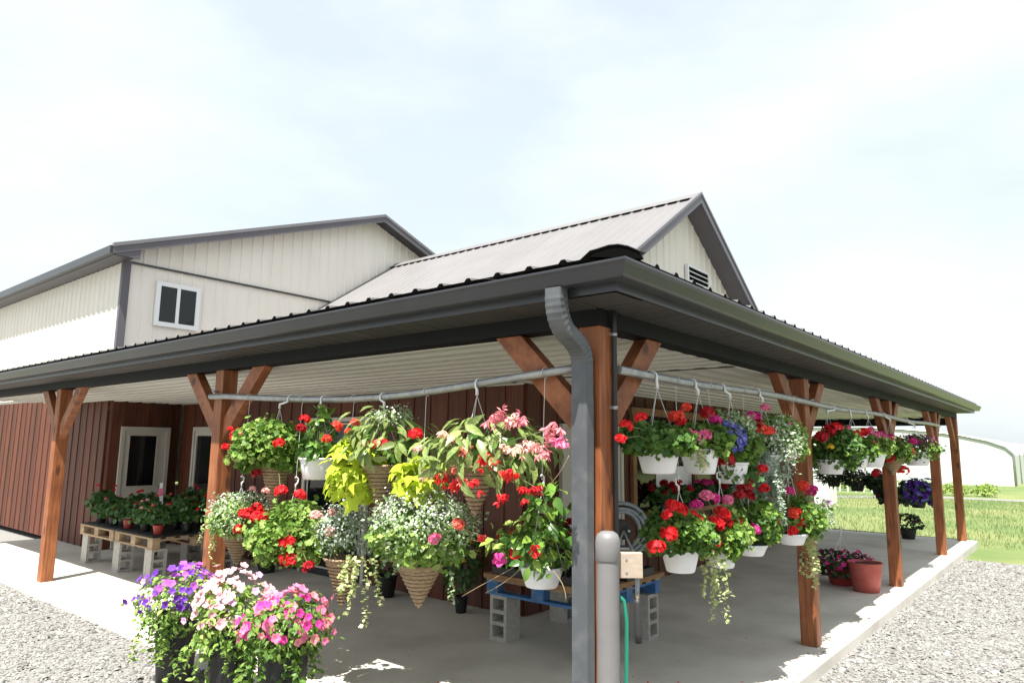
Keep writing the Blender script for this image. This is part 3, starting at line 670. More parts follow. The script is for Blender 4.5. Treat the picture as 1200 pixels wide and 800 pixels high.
def trail(rng, starts, length, mat, leaf='small', ls=.022, n=26, spread=.03):
    parts = []
    for s0 in starts:
        t = np.linspace(0, 1, n); d = rng.normal(size=2)*spread*1.5
        ln = length*(.6+.5*rng.random())
        p = np.array(s0)+np.stack([d[0]*np.sqrt(t)*2+rng.normal(size=n)*.006, d[1]*np.sqrt(t)*2+rng.normal(size=n)*.006, -ln*t], 1)
        p = np.repeat(p, 2, 0); a = rng.uniform(0, 6.28, len(p)); ax = np.stack([np.cos(a), np.sin(a), -.5+0*a], 1)
        parts.append(scatter(leaf, p, np.tile([0, 0, 1.], (len(p), 1))+rng.normal(size=p.shape)*.6, ax, ls*(.7+.6*rng.random(len(p)))))
    return join(parts)
def foliage(root, VF, mat, name='foliage'):
    o = link(name, tri_mesh(name, VF[0]-np.array(ORG[root.name]), VF[1], mat), root, None); return tag(o, kind='stuff')
def front_dir(c): 
    f = (YARD-Vector(c)); f.normalize(); return f

# ------------------------------------------------------------------ plants: hanging baskets
def basket(side, al, hook, rim, r, bot, pot, apex, fol, fl, label, group, seed, fsize=.052, fkind='ball', extra=None, flmat=None):
    """side 'L' hangs from the left pipe, 'R' from the right one. fol: list of (kind, along, z, rh, rv, n); fl: list of (along, z, colour[,scale])"""
    rng = np.random.default_rng(seed)
    P = (lambda a, z: Vector((-.05, a, z))) if side == 'L' else (lambda a, z: Vector((a, -.05, z)))
    c = P(al, rim); top = P(hook, 0); pz = pipe_z(hook) if side == 'L' else pipe_zr(hook)
    root = empty('hanging_basket', (c.x, c.y, bot), label, 'hanging basket', group)
    link('pot', pot_mesh(pot, r, rim-bot), root, c)
    tp = Vector((-.0265, hook, pz)) if side == 'L' else Vector((hook, -.0265, pz))
    hanger(root, c, r*.97, apex, pz, px=tp, along='y' if side == 'L' else 'x')
    f = front_dir(c); R0 = max([q[3] for q in fol]) if fol else r
    for (kind, a, z, rh, rv, n) in fol:
        q = P(a, z)
        if kind == 'ger': foliage(root, leaves(rng, 'ger', n, q, rh, rv, .0225, jit=.8), 'leaf_ger')
        elif kind == 'gerd': foliage(root, leaves(rng, 'ger', n, q, rh, rv, .0225, jit=.8), 'leaf_ger_dark')
        elif kind == 'gerl': foliage(root, leaves(rng, 'ger', n, q, rh, rv, .0225, jit=.8), 'leaf_ger_light')
        elif kind == 'fine':
            foliage(root, leaves(rng, 'small', n, q, rh, rv, .028, jit=.8, inner=.35), 'leaf_fine')
        elif kind == 'silver': foliage(root, leaves(rng, 'small', n, q, rh, rv, .026, jit=.8, inner=.4), 'leaf_silver')
        elif kind == 'white': foliage(root, leaves(rng, 'floret', int(n*1.5), q, rh, rv, .0072, jit=.8, inner=.6, lo=-.3), 'petal_white', 'blossoms')
        elif kind in ('blue', 'purple', 'plum', 'violet', 'magenta', 'yellow'): foliage(root, leaves(rng, 'floret', n, q, rh, rv, .018, jit=.6, inner=.7), 'petal_'+kind, 'blossoms')
        elif kind == 'gloss': foliage(root, leaves(rng, 'oval', n, q, rh, rv, .075, jit=.6), 'leaf_gloss')
        elif kind == 'glossl': foliage(root, leaves(rng, 'oval', n, q, rh, rv, .07, jit=.6), 'leaf_gloss_light')
        elif kind == 'varieg': foliage(root, leaves(rng, 'small', n, q, rh, rv, .034, jit=.7), 'leaf_varieg')
        elif kind in ('lime', 'bego'):
            t = 'lobed' if kind == 'lime' else 'bego'; mt = 'leaf_lime_one' if kind == 'lime' else 'leaf_bego_one'
            key = ('leaf', kind)
            if key not in HEADS: HEADS[key] = tri_mesh('leaf', T[t][0], T[t][1], mt, smooth=False)
            if kind == 'lime': q = q+f*.12
            p, d = mound(rng, n, q, rh, rv, lobes=14, amp=.2, lo=-.8, inner=.55)
            for pp, dd in zip(p, d):
                nr = Vector(dd)*.75+Vector((0, 0, .55))+Vector(rng.normal(size=3)*.35); nr.normalize()
                ax = Vector((dd[0], dd[1], -.55))+Vector(rng.normal(size=3)*.35); ax = (ax-nr*ax.dot(nr)).normalized(); bi = nr.cross(ax)
                s = (.066 if kind == 'lime' else .118)*(.65+.6*rng.random())
                o = link('leaf', HEADS[key], root, Vector(pp)); o.rotation_euler = Matrix((ax, bi, nr)).transposed().to_euler(); o.scale = (s, s, s)
    pts = []
    for q in fl:
        p = P(q[0], q[1])+f*R0*1.06; pts.append((p.x, p.y, p.z)+tuple(q[2:]))
    heads(root, pts, fsize, f, fkind)
    if pts: stems(rng, root, pts, (c.x, c.y, c.z+.03))
    if extra: extra(root, rng, c, P, f)
    return root
GL, GR = 'hanging baskets on the left pipe', 'hanging baskets on the right pipe'
def tr(kind, specs, ln, ls=.024, mat='leaf_varieg', leaf='small', n=24, sp=.02):
    def fx(root, rng, c, P, f):
        st = [tuple(P(a, z)+f*dd) for a, z, dd in specs]; foliage(root, trail(rng, st, ln, mat, leaf, ls, n, sp), mat, 'trailing_vine')
    return fx
R_, D_, S_, C_, MG, PK = 'red', 'deep', 'scarlet', 'coral', 'magenta', 'pink'
basket('L', 3.06, 2.94, 1.58, .125, 1.20, 'cone', 2.03, [('ger', 3.10, 1.70, .30, .22, 1590), ('gerl', 3.16, 1.74, .29, .21, 1231)],
       [(3.66, 1.82, R_, 1.2), (3.84, 1.72, R_, .8), (3.78, 1.87, R_, .6), (3.04, 1.76, R_), (3.33, 1.52, D_, .8), (2.98, 1.40, R_, 1.15), (2.76, 1.87, D_, .9)],
       'bushy red geranium in a rope cone basket nearest the left post, upper row', GL, 11)
def mand_col(root, rng, c, P, f):
    V = []
    m = MB()
    for k in range(4):
        pts = [c+Vector((rng.normal()*.02, rng.normal()*.02, t*.40)) for t in np.linspace(0, 1, 6)]; m.tube(pts, .004, 5)
    m.build('stems', 'stem', root, kind='stuff')
basket('L', 2.50, 2.49, 1.66, .138, 1.50, 'white', 2.02, [('gloss', 2.48, 1.80, .10, .24, 130), ('gloss', 2.50, 1.69, .13, .07, 60), ('glossl', 2.45, 1.90, .08, .16, 30)],
       [(2.29, 1.89, S_, 1.05), (2.40, 1.80, S_, .7), (2.69, 1.95, R_, .8)], 'white plastic hanging pot with upright climbing vine, upper row', GL, 12, extra=mand_col)
basket('L', 1.75, 1.79, 1.61, .155, 1.30, 'cone', 2.0, [('bego', 1.68, 1.80, .30, .22, 160), ('gloss', 1.72, 1.75, .25, .17, 120), ('fine', 1.66, 1.95, .15, .08, 300), ('white', 1.66, 1.96, .15, .09, 50), ('lime', 2.01, 1.57, .20, .25, 190), ('lime', 1.40, 1.55, .155, .14, 76)],
       [(1.96, 1.75, C_), (1.88, 1.75, R_), (1.81, 1.76, C_), (1.74, 1.76, R_), (2.05, 1.90, C_), (1.44, 1.82, R_, 1.1), (1.41, 1.73, 'pale'), (2.11, 1.84, S_, .7)],
       'rope cone basket with lime green trailing sweet potato leaves', GL, 13, fsize=.042)
u4 = [(1.14, 1.56, R_), (1.09, 1.61, C_), (1.02, 1.55, R_), (.96, 1.57, C_), (.88, 1.54, R_), (.80, 1.71, S_), (.77, 1.66, R_), (.66, 1.62, S_), (.61, 1.62, R_), (.96, 1.73, C_), (.52, 1.52, R_), (.68, 1.49, R_), (.44, 1.54, D_),
      (1.13, 1.83, 'peach'), (1.08, 1.81, 'pale'), (.65, 1.75, 'peach'), (.58, 1.75, 'peach'), (.51, 1.77, 'pale'), (.69, 1.92, 'rose'), (.75, 1.90, 'rose'), (.62, 1.90, 'pale'), (.55, 1.89, 'rose'), (.33, 1.85, 'rose'), (.30, 1.78, PK), (.39, 1.72, 'rose'), (.44, 1.77, 'pale'), (.34, 1.80, 'rose'), (1.25, 1.60, 'pale')]
basket('L', .87, .88, 1.63, .152, 1.345, 'cone', 1.98, [('bego', .78, 1.75, .40, .21, 270), ('gloss', .80, 1.72, .24, .13, 90)], u4,
       'rope cone basket of begonias with drooping red and peach blooms', GL, 14, fsize=.043, fkind='droop')
basket('L', 3.57, 3.57, .99, .130, .75, 'cone', 1.40, [('fine', 3.56, 1.16, .26, .20, 1500), ('gerl', 3.60, 1.12, .24, .16, 615), ('white', 3.56, 1.20, .25, .19, 260)],
       [(3.32, 1.22, R_), (3.47, 1.17, R_, 1.15), (3.29, 1.16, R_, 1.2), (3.55, 1.04, R_), (4.05, 1.14, C_, .7), (3.21, 1.36, 'pale', .7), (3.40, 1.37, 'pale', .6)],
       'rope cone basket of pale foliage in front of the left post, lower row', GL, 15, extra=tr('v', [(3.98, 1.2, .2), (4.02, 1.15, .18), (3.95, 1.1, .2), (4.0, 1.05, .2)], .26))
basket('L', 2.77, 2.78, 1.02, .125, .87, 'white', 1.42, [('gerl', 2.76, 1.07, .33, .24, 2436), ('ger', 2.76, 1.03, .28, .2, 513)],
       [(3.14, 1.03, R_, 1.05), (2.83, 1.01, R_, 1.25), (2.81, .89, R_, 1.15), (3.17, 1.16, R_), (2.71, 1.35, R_, .9), (2.56, .87, D_), (2.50, 1.22, 'pale'), (2.95, .93, R_, .7)],
       'light green geranium basket with red blooms, lower row between cones', GL, 16)
basket('L', 2.13, 2.12, .95, .134, .63, 'cone', 1.38, [('silver', 2.10, 1.14, .22, .20, 1300), ('gerl', 2.24, 1.10, .15, .15, 436), ('white', 2.08, 1.18, .23, .2, 300)],
       [(2.28, 1.25, 'pale', .8), (2.30, 1.12, 'pale', .85)], 'rope cone basket with variegated vine trailing down its front', GL, 17,
       extra=tr('v', [(1.96+.04*i, .97+.02*(i % 2), .13) for i in range(-3, 4)], .36, .034))
basket('L', 1.34, 1.35, 1.00, .154, .74, 'cone', 1.47, [('fine', 1.30, 1.27, .33, .24, 2600), ('gerl', 1.34, 1.16, .30, .17, 1795), ('white', 1.28, 1.32, .32, .21, 750)],
       [(1.03, 1.26, C_, .85), (1.22, 1.16, 'pink', .8)], 'widest rope cone basket under a cloud of tiny white flowers, lower row', GL, 18, extra=tr('v', [(1.55, 1.08, .25), (1.6, 1.1, .25), (1.08, 1.0, .22)], .18, .026, 'leaf_fine'))
def vines(root, rng, c, P, f):
    for pts in ([(.50, 1.22, .15), (.66, 1.20, .16), (.80, 1.23, .2), (.98, 1.26, .3)], [(.5, 1.2, .15), (.7, 1.18, .22), (.9, 1.20, .25)], [(.48, 1.12, .16), (.62, 1.04, .2), (.78, .96, .25), (.92, .88, .28)], [(.30, 1.55, .1), (.22, 1.62, .12), (.18, 1.70, .12)], [(.3, 1.1, .1), (.2, 1.05, .14), (.2, .95, .14)], [(.50, 1.08, .16), (.62, .98, .2), (.75, .92, .2)]):
        m = MB(); m.tube(bez([P(a, z)+f*d for a, z, d in pts], 10), .0017, 4); m.build('vine_stem', 'vine_stem', root)
    st = [tuple(P(.5+.12*k, 1.2+.01*k)+f*.2) for k in range(4)]
    foliage(root, leaves(rng, 'oval', 9, P(.68, 1.2)+f*.18, .12, .05, .06), 'leaf_gloss_light', 'vine_leaves')
basket('L', .36, .36, 1.11, .122, 1.00, 'white', 1.52, [('gloss', .38, 1.22, .20, .15, 170), ('glossl', .42, 1.24, .19, .15, 90), ('gloss', .33, 1.42, .11, .16, 70), ('glossl', .34, 1.42, .10, .15, 28)],
       [(.65, 1.11, MG, 1.2), (.54, 1.15, R_, 1.0), (.40, 1.18, R_, 1.0), (.78, 1.21, R_, .6)], 'white hanging pot of glossy mandevilla beside the downspout', GL, 19, fsize=.042, fkind='trumpet', extra=vines)

basket('R', .56, .55, 1.76, .130, 1.615, 'white', 2.06, [('ger', .55, 1.805, 0.217, 0.102, 1100), ('gerd', .5, 1.805, 0.217, 0.096, 533)],
       [(.22, 1.88, R_, .8), (.15, 1.81, R_, .7), (.37, 1.93, R_, .7), (.80, 1.95, S_, 1.15), (.94, 2.01, S_, .8), (.86, 1.92, R_, .8)], 'white pot of red geraniums nearest the corner post, upper right row', GR, 31, fsize=.050)
basket('R', 1.14, 1.10, 1.76, .130, 1.60, 'white', 2.06, [('ger', 1.20, 1.805, 0.171, 0.120, 799), ('varieg', 1.0, 1.785, 0.103, 0.084, 156), ('gerd', 1.25, 1.815, 0.148, 0.120, 399)],
       [(.97, 1.86, PK, .8), (1.08, 1.84, PK, .9), (1.22, 1.85, PK), (1.40, 1.95, MG), (1.28, 2.00, D_, 1.1)], 'white pot with pink geraniums and variegated ivy, upper right row', GR, 32, fsize=.050, extra=tr('v', [(1.1, 1.76, .14), (1.12, 1.77, .14), (1.16, 1.76, .13)], .16))
basket('R', 1.68, 1.58, 1.67, .115, 1.52, 'white', 2.05, [('fine', 1.70, 1.915, 0.171, 0.132, 780), ('ger', 1.74, 1.765, 0.171, 0.192, 666), ('blue', 1.58, 1.835, 0.137, 0.120, 429), ('blue', 1.82, 1.725, 0.114, 0.072, 208), ('gerd', 1.72, 1.605, 0.160, 0.108, 199)],
       [(1.53, 1.69, D_, 1.5), (1.85, 1.81, R_, .7)], 'white pot spilling blue lobelia and one dark red geranium', GR, 33)
def cascade(root, rng, c, P, f):
    st = [tuple(P(2.38+.05*i, 1.78-.03*abs(i))+f*(.08+.04*(i % 3))) for i in range(-4, 5)]; foliage(root, trail(rng, st+st, .50, 'leaf_silver', 'small', .024, 90, .04), 'leaf_silver', 'trailing_vine')
    st = [tuple(P(2.40+.05*i, 1.75)+f*.17) for i in range(-3, 4)]; foliage(root, trail(rng, st+st, .44, 'leaf_silver', 'small', .022, 80, .04), 'leaf_silver', 'trailing_vine')
basket('R', 2.34, 2.28, 1.72, .115, 1.56, 'white', 2.06, [('fine', 2.45, 1.835, 0.251, 0.216, 1430), ('white', 2.36, 1.745, 0.205, 0.240, 546), ('gerl', 2.80, 1.825, 0.194, 0.204, 866), ('ger', 2.5, 1.845, 0.228, 0.168, 399), ('silver', 2.36, 1.645, 0.194, 0.240, 1040)],
       [(2.08, 2.00, MG), (2.22, 2.00, MG, .9), (2.40, 2.08, PK, .8), (2.20, 1.95, D_), (2.31, 1.91, S_), (2.44, 1.90, S_), (2.60, 1.89, PK, .8), (2.95, 1.97, PK, .7), (3.05, 1.87, MG), (2.91, 1.71, PK), (3.02, 1.70, PK, .9), (2.27, 1.61, R_, 1.1), (2.31, 1.47, R_)],
       'largest right basket with silver foliage cascading below magenta geraniums', GR, 34, fsize=.05, extra=cascade)
basket('R', .82, .86, 1.16, .118, 1.02, 'white', 1.50, [('ger', .80, 1.255, 0.211, 0.144, 1000), ('gerd', .78, 1.235, 0.205, 0.144, 599)],
       [(.53, 1.19, R_, 1.1), (.69, 1.25, R_), (1.01, 1.31, R_, 1.05), (.75, 1.40, R_), (.84, 1.38, R_), (.67, 1.36, R_, .8)], 'white pot of red geraniums above the pallet bench, lower right row', GR, 35, fsize=.050)
basket('R', 1.45, 1.36, 1.10, .105, .97, 'white', 1.52, [('ger', 1.40, 1.145, 0.171, 0.156, 666), ('gerl', 1.62, 1.205, 0.148, 0.144, 666)],
       [(1.48, 1.31, R_, 1.15), (1.36, 1.26, R_, 1.2), (1.55, 1.25, R_), (1.22, 1.17, R_, 1.2), (1.32, 1.14, R_), (1.51, 1.12, R_, 1.1), (1.09, 1.39, MG, .9), (1.24, 1.44, PK), (1.35, 1.42, MG), (1.57, 1.40, PK, .8)],
       'white pot of massed red geraniums with a long variegated trailer', GR, 36, fsize=.050, extra=tr('v', [(1.25+.04*i, 1.08, .15) for i in range(4)]+[(1.3, 1.0, .14), (1.3, .95, .14)], .40, .03))
basket('R', 1.99, 1.99, 1.07, .115, .99, 'white', 1.47, [('ger', 2.06, 1.205, 0.182, 0.180, 866), ('gerd', 2.0, 1.185, 0.171, 0.168, 465)],
       [(2.02, 1.16, MG, 1.25), (1.75, 1.25, R_, .8), (2.23, 1.28, R_, .8), (2.42, 1.17, R_, 1.3), (1.92, 1.48, D_, 1.2), (1.95, 1.41, D_), (1.80, 1.42, D_, .9)], 'shallow white pot with a single magenta bloom at its rim', GR, 37, fsize=.050)
basket('R', 2.90, 3.20, 1.07, .125, .98, 'white', 1.60, [('ger', 3.0, 1.165, 0.228, 0.192, 866), ('fine', 3.45, 1.185, 0.205, 0.168, 650), ('white', 3.5, 1.165, 0.194, 0.156, 221)],
       [(3.26, 1.43, S_, 1.1), (3.0, 1.22, S_, 1.1), (3.10, 1.14, R_, 1.1), (2.95, 1.08, R_), (3.17, 1.19, S_), (3.52, 1.38, MG, 1.1), (3.36, 1.27, PK, .8), (2.89, 1.40, MG, .9), (3.93, 1.24, 'lilac', 1.1)],
       'red and magenta basket hanging in front of the second right post', GR, 38, fsize=.052, extra=tr('v', [(3.25+.06*i, 1.06, .2) for i in range(4)]+[(3.3, 1.0, .2), (3.35, .95, .2)], .42, .034))
basket('R', 4.15, 4.40, 1.67, .142, 1.53, 'white', 2.06, [('gerd', 4.25, 1.755, 0.274, 0.216, 1399), ('ger', 4.3, 1.765, 0.262, 0.204, 799)],
       [(4.18, 1.95, D_, 1.3), (4.41, 1.98, R_, 1.1), (3.91, 1.88, D_), (4.2, 1.79, 'yellow', .6), (5.16, 1.73, S_, 1.1)], 'dark leaved geranium basket just beyond the second right post', GR, 39, fsize=.06)
basket('R', 5.05, 5.01, 1.71, .158, 1.57, 'white', 2.06, [('ger', 5.1, 1.765, 0.228, 0.156, 1000)],
       [(4.86, 1.98, PK, .9), (5.32, 1.93, R_, 1.2), (5.57, 1.97, R_)], 'white pot between two others with few red geraniums, far right row', GR, 40, fsize=.06)
basket('R', 5.82, 5.74, 1.72, .165, 1.57, 'white', 2.06, [('gerl', 6.05, 1.785, 0.217, 0.156, 932)],
       [(5.9, 1.99, PK), (6.22, 1.93, MG, 1.2), (5.93, 1.82, S_, 1.1), (6.54, 1.90, PK, 1.1), (6.1, 1.93, PK, 1.3), (6.4, 1.95, MG)], 'white pot crowded with pink geraniums, far right row', GR, 41, fsize=.062)
basket('R', 7.00, 6.74, 1.65, .150, 1.45, 'cone', 2.06, [('ger', 7.0, 1.745, 0.228, 0.204, 866), ('gerl', 7.25, 1.745, 0.171, 0.156, 465)],
       [(6.99, 1.92, MG, 1.2), (7.35, 1.90, D_), (6.9, 1.80, PK, 1.1), (6.75, 1.66, D_, 1.2), (7.2, 1.62, R_), (7.6, 1.50, S_, 1.2), (6.1, 1.5, D_)], 'brown basket of magenta geraniums in front of the third right post', GR, 42, fsize=.062)
basket('R', 8.69, 8.20, 1.75, .19, 1.55, 'white', 2.06, [('ger', 8.7, 1.785, 0.308, 0.192, 866), ('plum', 8.7, 1.88, .28, .14, 420)],
       [(8.16, 1.74, S_, 1.3), (8.5, 1.9, MG), (8.9, 1.88, MG)], 'plum petunia basket just past the third right post', GR, 43, fsize=.062)

# far baskets hung under the end beam
def far_basket(y, z, r, mats, label, seed, n=300):
    rng = np.random.default_rng(seed); c = Vector((XR-W/2, y, z)); root = empty('hanging_basket', (c.x, c.y, z-.22), label, 'hanging basket', 'shaded baskets hung from the far porch beam')
    link('pot', pot_mesh('black', .16, .2), root, c)
    m = MB(); m.tube([(c.x, c.y, z+.4), (c.x, c.y, 2.29)], .003, 4)
    for k in range(3): m.tube([(c.x, c.y, z+.4), (c.x+.155*math.cos(k*2.1), c.y+.155*math.sin(k*2.1), z)], .0025, 4)
    m.build('hanger', 'wire', root)
    for mt, t, k, s in mats: foliage(root, leaves(rng, t, int(n*k), c+Vector((0, 0, .08)), r, r*.75, s), mt, 'blossoms' if mt.startswith('petal') else 'foliage')
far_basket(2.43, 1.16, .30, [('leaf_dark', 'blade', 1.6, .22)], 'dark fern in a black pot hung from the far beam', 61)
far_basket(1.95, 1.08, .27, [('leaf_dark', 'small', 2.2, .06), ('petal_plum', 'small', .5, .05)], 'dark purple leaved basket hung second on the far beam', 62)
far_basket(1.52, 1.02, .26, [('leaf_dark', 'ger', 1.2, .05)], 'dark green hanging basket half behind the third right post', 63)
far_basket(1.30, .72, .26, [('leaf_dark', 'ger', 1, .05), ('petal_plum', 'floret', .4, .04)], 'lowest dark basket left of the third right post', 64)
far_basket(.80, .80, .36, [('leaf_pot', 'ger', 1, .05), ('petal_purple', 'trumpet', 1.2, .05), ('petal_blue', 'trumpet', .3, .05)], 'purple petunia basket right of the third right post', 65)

# ------------------------------------------------------------------ petunias in tubs along the slab edge, left
def petunia(x, y, z, r, rv, cols, label, seed, leafm='leaf_ger_light'):
    rng = np.random.default_rng(seed); root = empty('potted_petunia', (x, y, -.10), label, 'petunia', 'petunias in tubs along the slab edge')
    link('pot', pot_mesh('black', .17, z-.05+.10), root, (x, y, z-.05))
    c = Vector((x, y, z+.02)); foliage(root, leaves(rng, 'oval', 900, c, r, rv, .045), leafm)
    foliage(root, trail(rng, [(x+.19*math.cos(a), y+.19*math.sin(a), z-.03) for a in np.linspace(0, 6.1, 26)], .34, leafm, 'oval', .045, 16, .03), leafm, 'trailing_stems')
    f = front_dir(c); k = 0
    for cc, n in cols:
        p, d = mound(rng, n, c+Vector((0, 0, .02)), r*1.05, rv*1.12, lobes=9, amp=.28, lo=-.25, inner=.85)
        for q, dd in zip(p, d):
            o = link('flower_head', head_mesh('trumpet', cc, k % 3), root, Vector(q)); k += 1
            nr = (Vector(dd)+f*.7+Vector(rng.normal(size=3)*.3)).normalized(); o.rotation_euler = nr.to_track_quat('Z', 'Y').to_euler(); s = .029*(.8+.4*rng.random()); o.scale = (s, s, s)
petunia(-.48, 3.62, .50, .30, .26, [('purple', 66), ('violet', 44), ('lilac', 8)], 'purple and violet petunias left of the left post', 71, 'leaf_ger_light')
petunia(-.52, 2.72, .53, .27, .25, [('palepink', 120), ('lilac', 8)], 'pale pink petunias in front of the left post', 72)
petunia(-.50, 2.12, .56, .27, .20, [('pink', 70), ('magenta', 30), ('rose', 20)], 'rose red petunias right of the left post', 73, 'leaf_ger')

# ------------------------------------------------------------------ pallets, blocks and what stands on them
def pallet(c, rz, mat_top, mat_side, label, group, lx=1.2, ly=1.0, h=.145):
    root = empty('pallet', c, label, 'pallet', group); root.rotation_euler = (0, 0, rz); 
    def part(name, a, b, mt):
        m = MB(); m.box(a, b); me = m.mesh(name, mt); o = bpy.data.objects.new(name, me); col.objects.link(o); o.parent = root
    n = 7
    for i in range(n):
        y0 = -ly/2+i*(ly-.1)/(n-1); part('deck_board', (-lx/2, y0, h-.022), (lx/2, y0+.1, h), mat_top)
    for xx in (-lx/2, -.07, lx/2-.14): part('cross_board', (xx, -ly/2, h-.044), (xx+.14, ly/2, h-.0225), mat_side)
    for xx in (-lx/2, -.07, lx/2-.14):
        for yy in (-ly/2, -.05, ly/2-.1): part('spacer_block', (xx+.002, yy+.002, .0225), (xx+.138, yy+.098, h-.0445), mat_side)
    for yy in (-ly/2, -.05, ly/2-.1): part('bottom_board', (-lx/2, yy, 0), (lx/2, yy+.1, .022), mat_side)
    return root
def block(x, y, z, rz, label, group, flat=False):
    """hollow concrete block standing on end, holes facing the local -y"""
    m = MB(); w2, d2, h_ = .1, .1, .40; t = .032
    m.box((-w2, -d2, 0), (w2, d2, t)); m.box((-w2, -d2, h_-t), (w2, d2, h_)); m.box((-w2, -d2, t), (-w2+t, d2, h_-t)); m.box((w2-t, -d2, t), (w2, d2, h_-t))
    for zz in (.132, .236): m.box((-w2+t, -d2, zz), (w2-t, d2, zz+t))
    me = m.mesh('concrete_block', 'block'); o = link('concrete_block', me, None, (x, y, z), (0, 0, rz)); tag(o, label, 'concrete block', group)
    return o
GB = 'concrete blocks under the pallets'
# left display table
pallet((1.50, 7.88, .40), math.radians(90), 'pallet_wood', 'pallet_wood', 'weathered wooden pallet table left of the left post', 'wooden pallet tables', lx=1.16, ly=1.2)
pallet((1.50, 9.12, .40), math.radians(90), 'pallet_wood', 'pallet_wood', 'second wooden pallet table near the glazed barn door', 'wooden pallet tables', lx=1.2, ly=1.2)
block(1.02, 7.44, 0, 0, 'grey concrete block holding the near left corner of the wooden pallet', GB)
block(1.96, 7.44, 0, 0, 'grey concrete block holding the near right corner of the wooden pallet', GB)
block(1.02, 8.42, 0, 0, 'grey concrete block under the middle of the wooden tables, left side', GB)
block(1.96, 8.42, 0, 0, 'grey concrete block under the middle of the wooden tables, right side', GB)
block(1.02, 9.55, 0, 0, 'grey concrete block under the far end of the wooden tables', GB)
block(1.96, 9.55, 0, 0, 'grey concrete block under the far end of the tables, wall side', GB)
m = MB(); m.box((.92, 7.34, .546), (2.08, 9.68, .566)); m.build('tray_mat', 'mat_black', None, (1.5, 8.5, .546), label='black mat covering the wooden pallet tables', cat='mat')
def potted(x, y, z, pr, ph, pot, mats, fol_h, r, flc, nfl, label, group, seed, name='potted_plant', fs=.03, leafn=170, leaf='ger', ls=.034):
    rng = np.random.default_rng(seed); root = empty(name, (x, y, z), label, 'potted plant', group)
    link('pot', pot_mesh(pot, pr, ph), root, (x, y, z+ph))
    c = Vector((x, y, z+ph+fol_h*.45)); foliage(root, leaves(rng, leaf, leafn, c, r, fol_h*.55, ls), mats)
    p, d = mound(rng, nfl, c+Vector((0, 0, .03)), r, fol_h*.6, lo=-.1, inner=.9)
    heads(root, [(*q, flc) for q in p], fs, front_dir(c)); return root
GT = 'potted flowers on the wooden pallet tables'
spots = [(1.05, 7.50, 'red', 'coral', 'red plastic pot of geraniums at the near corner of the pallet table'), (1.40, 7.46, 'black', 'red', 'black pot of leafy red flowers behind the near table edge'), (1.80, 7.50, 'red', 'red', 'red plastic pot at the right near corner of the table'),
         (1.08, 7.95, 'black', 'pale', 'black pot of pale red flowers on the left table edge'), (1.48, 7.92, 'black', 'red', 'tall leafy pot in the middle of the table'), (1.88, 7.95, 'black', 'deep', 'dark red potted flowers near the wall side of the table'),
         (1.06, 8.45, 'red', 'red', 'red potted geranium halfway along the left table edge'), (1.50, 8.42, 'black', 'coral', 'coral potted flowers halfway along the table'), (1.90, 8.40, 'black', 'red', 'red potted flowers halfway along the wall side'),
         (1.06, 8.95, 'black', 'pink', 'pink potted flowers toward the far left end of the table'), (1.50, 8.95, 'black', 'red', 'red potted flowers toward the far end of the table'), (1.08, 9.45, 'black', 'red', 'farthest left potted flowers on the table'), (1.55, 9.42, 'black', 'deep', 'farthest right potted flowers on the table')]
for i, (x, y, pt, fc, lb) in enumerate(spots): potted(x, y, .567, .07, .12, pt, 'leaf_pot', .26+.06*(i % 3), .18, fc, 4, lb, GT, 100+i, fs=.026, leafn=260)
m = MB(); m.tube([(1.12, 7.66, .70), (1.12, 7.66, .95)], .006, 5, 0); m.obox((1.12, 7.655, 1.08), (.02, 0, .003), (0, .002, 0), (-.012, 0, .14), 0); m.obox((1.108, 7.65, 1.10), (.024, 0, .002), (0, .0025, 0), (-.003, 0, .05), 1)
m.build('plant_marker', ['paper_white', 'tag_pink'], None, (1.12, 7.66, .70), label='white and pink plant marker stuck in a table pot', cat='plant marker')
m = MB(); m.obox((2.52, 9.28, .60), (.02, 0, .0), (0, .03, 0), (.16, 0, .62)); m.build('leaning_plank', 'tan_wood', None, (2.4, 9.28, 0), label='dark plank leaning against the narrow glazed door', cat='plank')

# corner bench of blue pallets
pallet((2.43, 1.84, .40), math.radians(90), 'pallet_wood', 'pallet_blue', 'blue pallet on concrete blocks behind the corner post', 'blue pallets', lx=1.2, ly=1.16)
m = MB(); m.box((1.83, 1.22, .546), (3.06, 2.46, .585)); m.build('bench_board', 'tan_wood', None, (2.43, 1.84, .546), label='brown plywood top lying on the blue pallet', cat='board')
for x, y, rz, lb in ((1.96, 2.30, -math.pi/2, 'grey concrete block under the left end of the blue pallet'), (1.96, 1.36, -math.pi/2, 'grey concrete block under the front corner of the blue pallet'), (2.90, 1.36, 0, 'grey concrete block under the right end of the blue pallet'), (2.90, 2.30, 0, 'grey concrete block under the rear corner of the blue pallet')): block(x, y, 0, rz, lb, GB)
for k, (x, y) in enumerate(((2.10, 2.12), (2.10, 1.55), (2.62, 1.48))):
    m = MB(); m.box((x-.24, y-.24, .586), (x+.24, y+.24, .592)); 
    for a, b in (((x-.25, y-.25), (x+.25, y-.235)), ((x-.25, y+.235), (x+.25, y+.25)), ((x-.25, y-.235), (x-.235, y+.235)), ((x+.235, y-.235), (x+.25, y+.235))): m.box((*a, .586), (*b, .655))
    m.build('nursery_tray', 'plastic_black', None, (x, y, .586), label=['black nursery tray at the left end of the blue pallet bench', 'black nursery tray at the front corner of the bench', 'black nursery tray at the right end of the bench'][k], cat='tray', group='trays on the pallet bench')
GBN = 'potted flowers on the pallet bench'
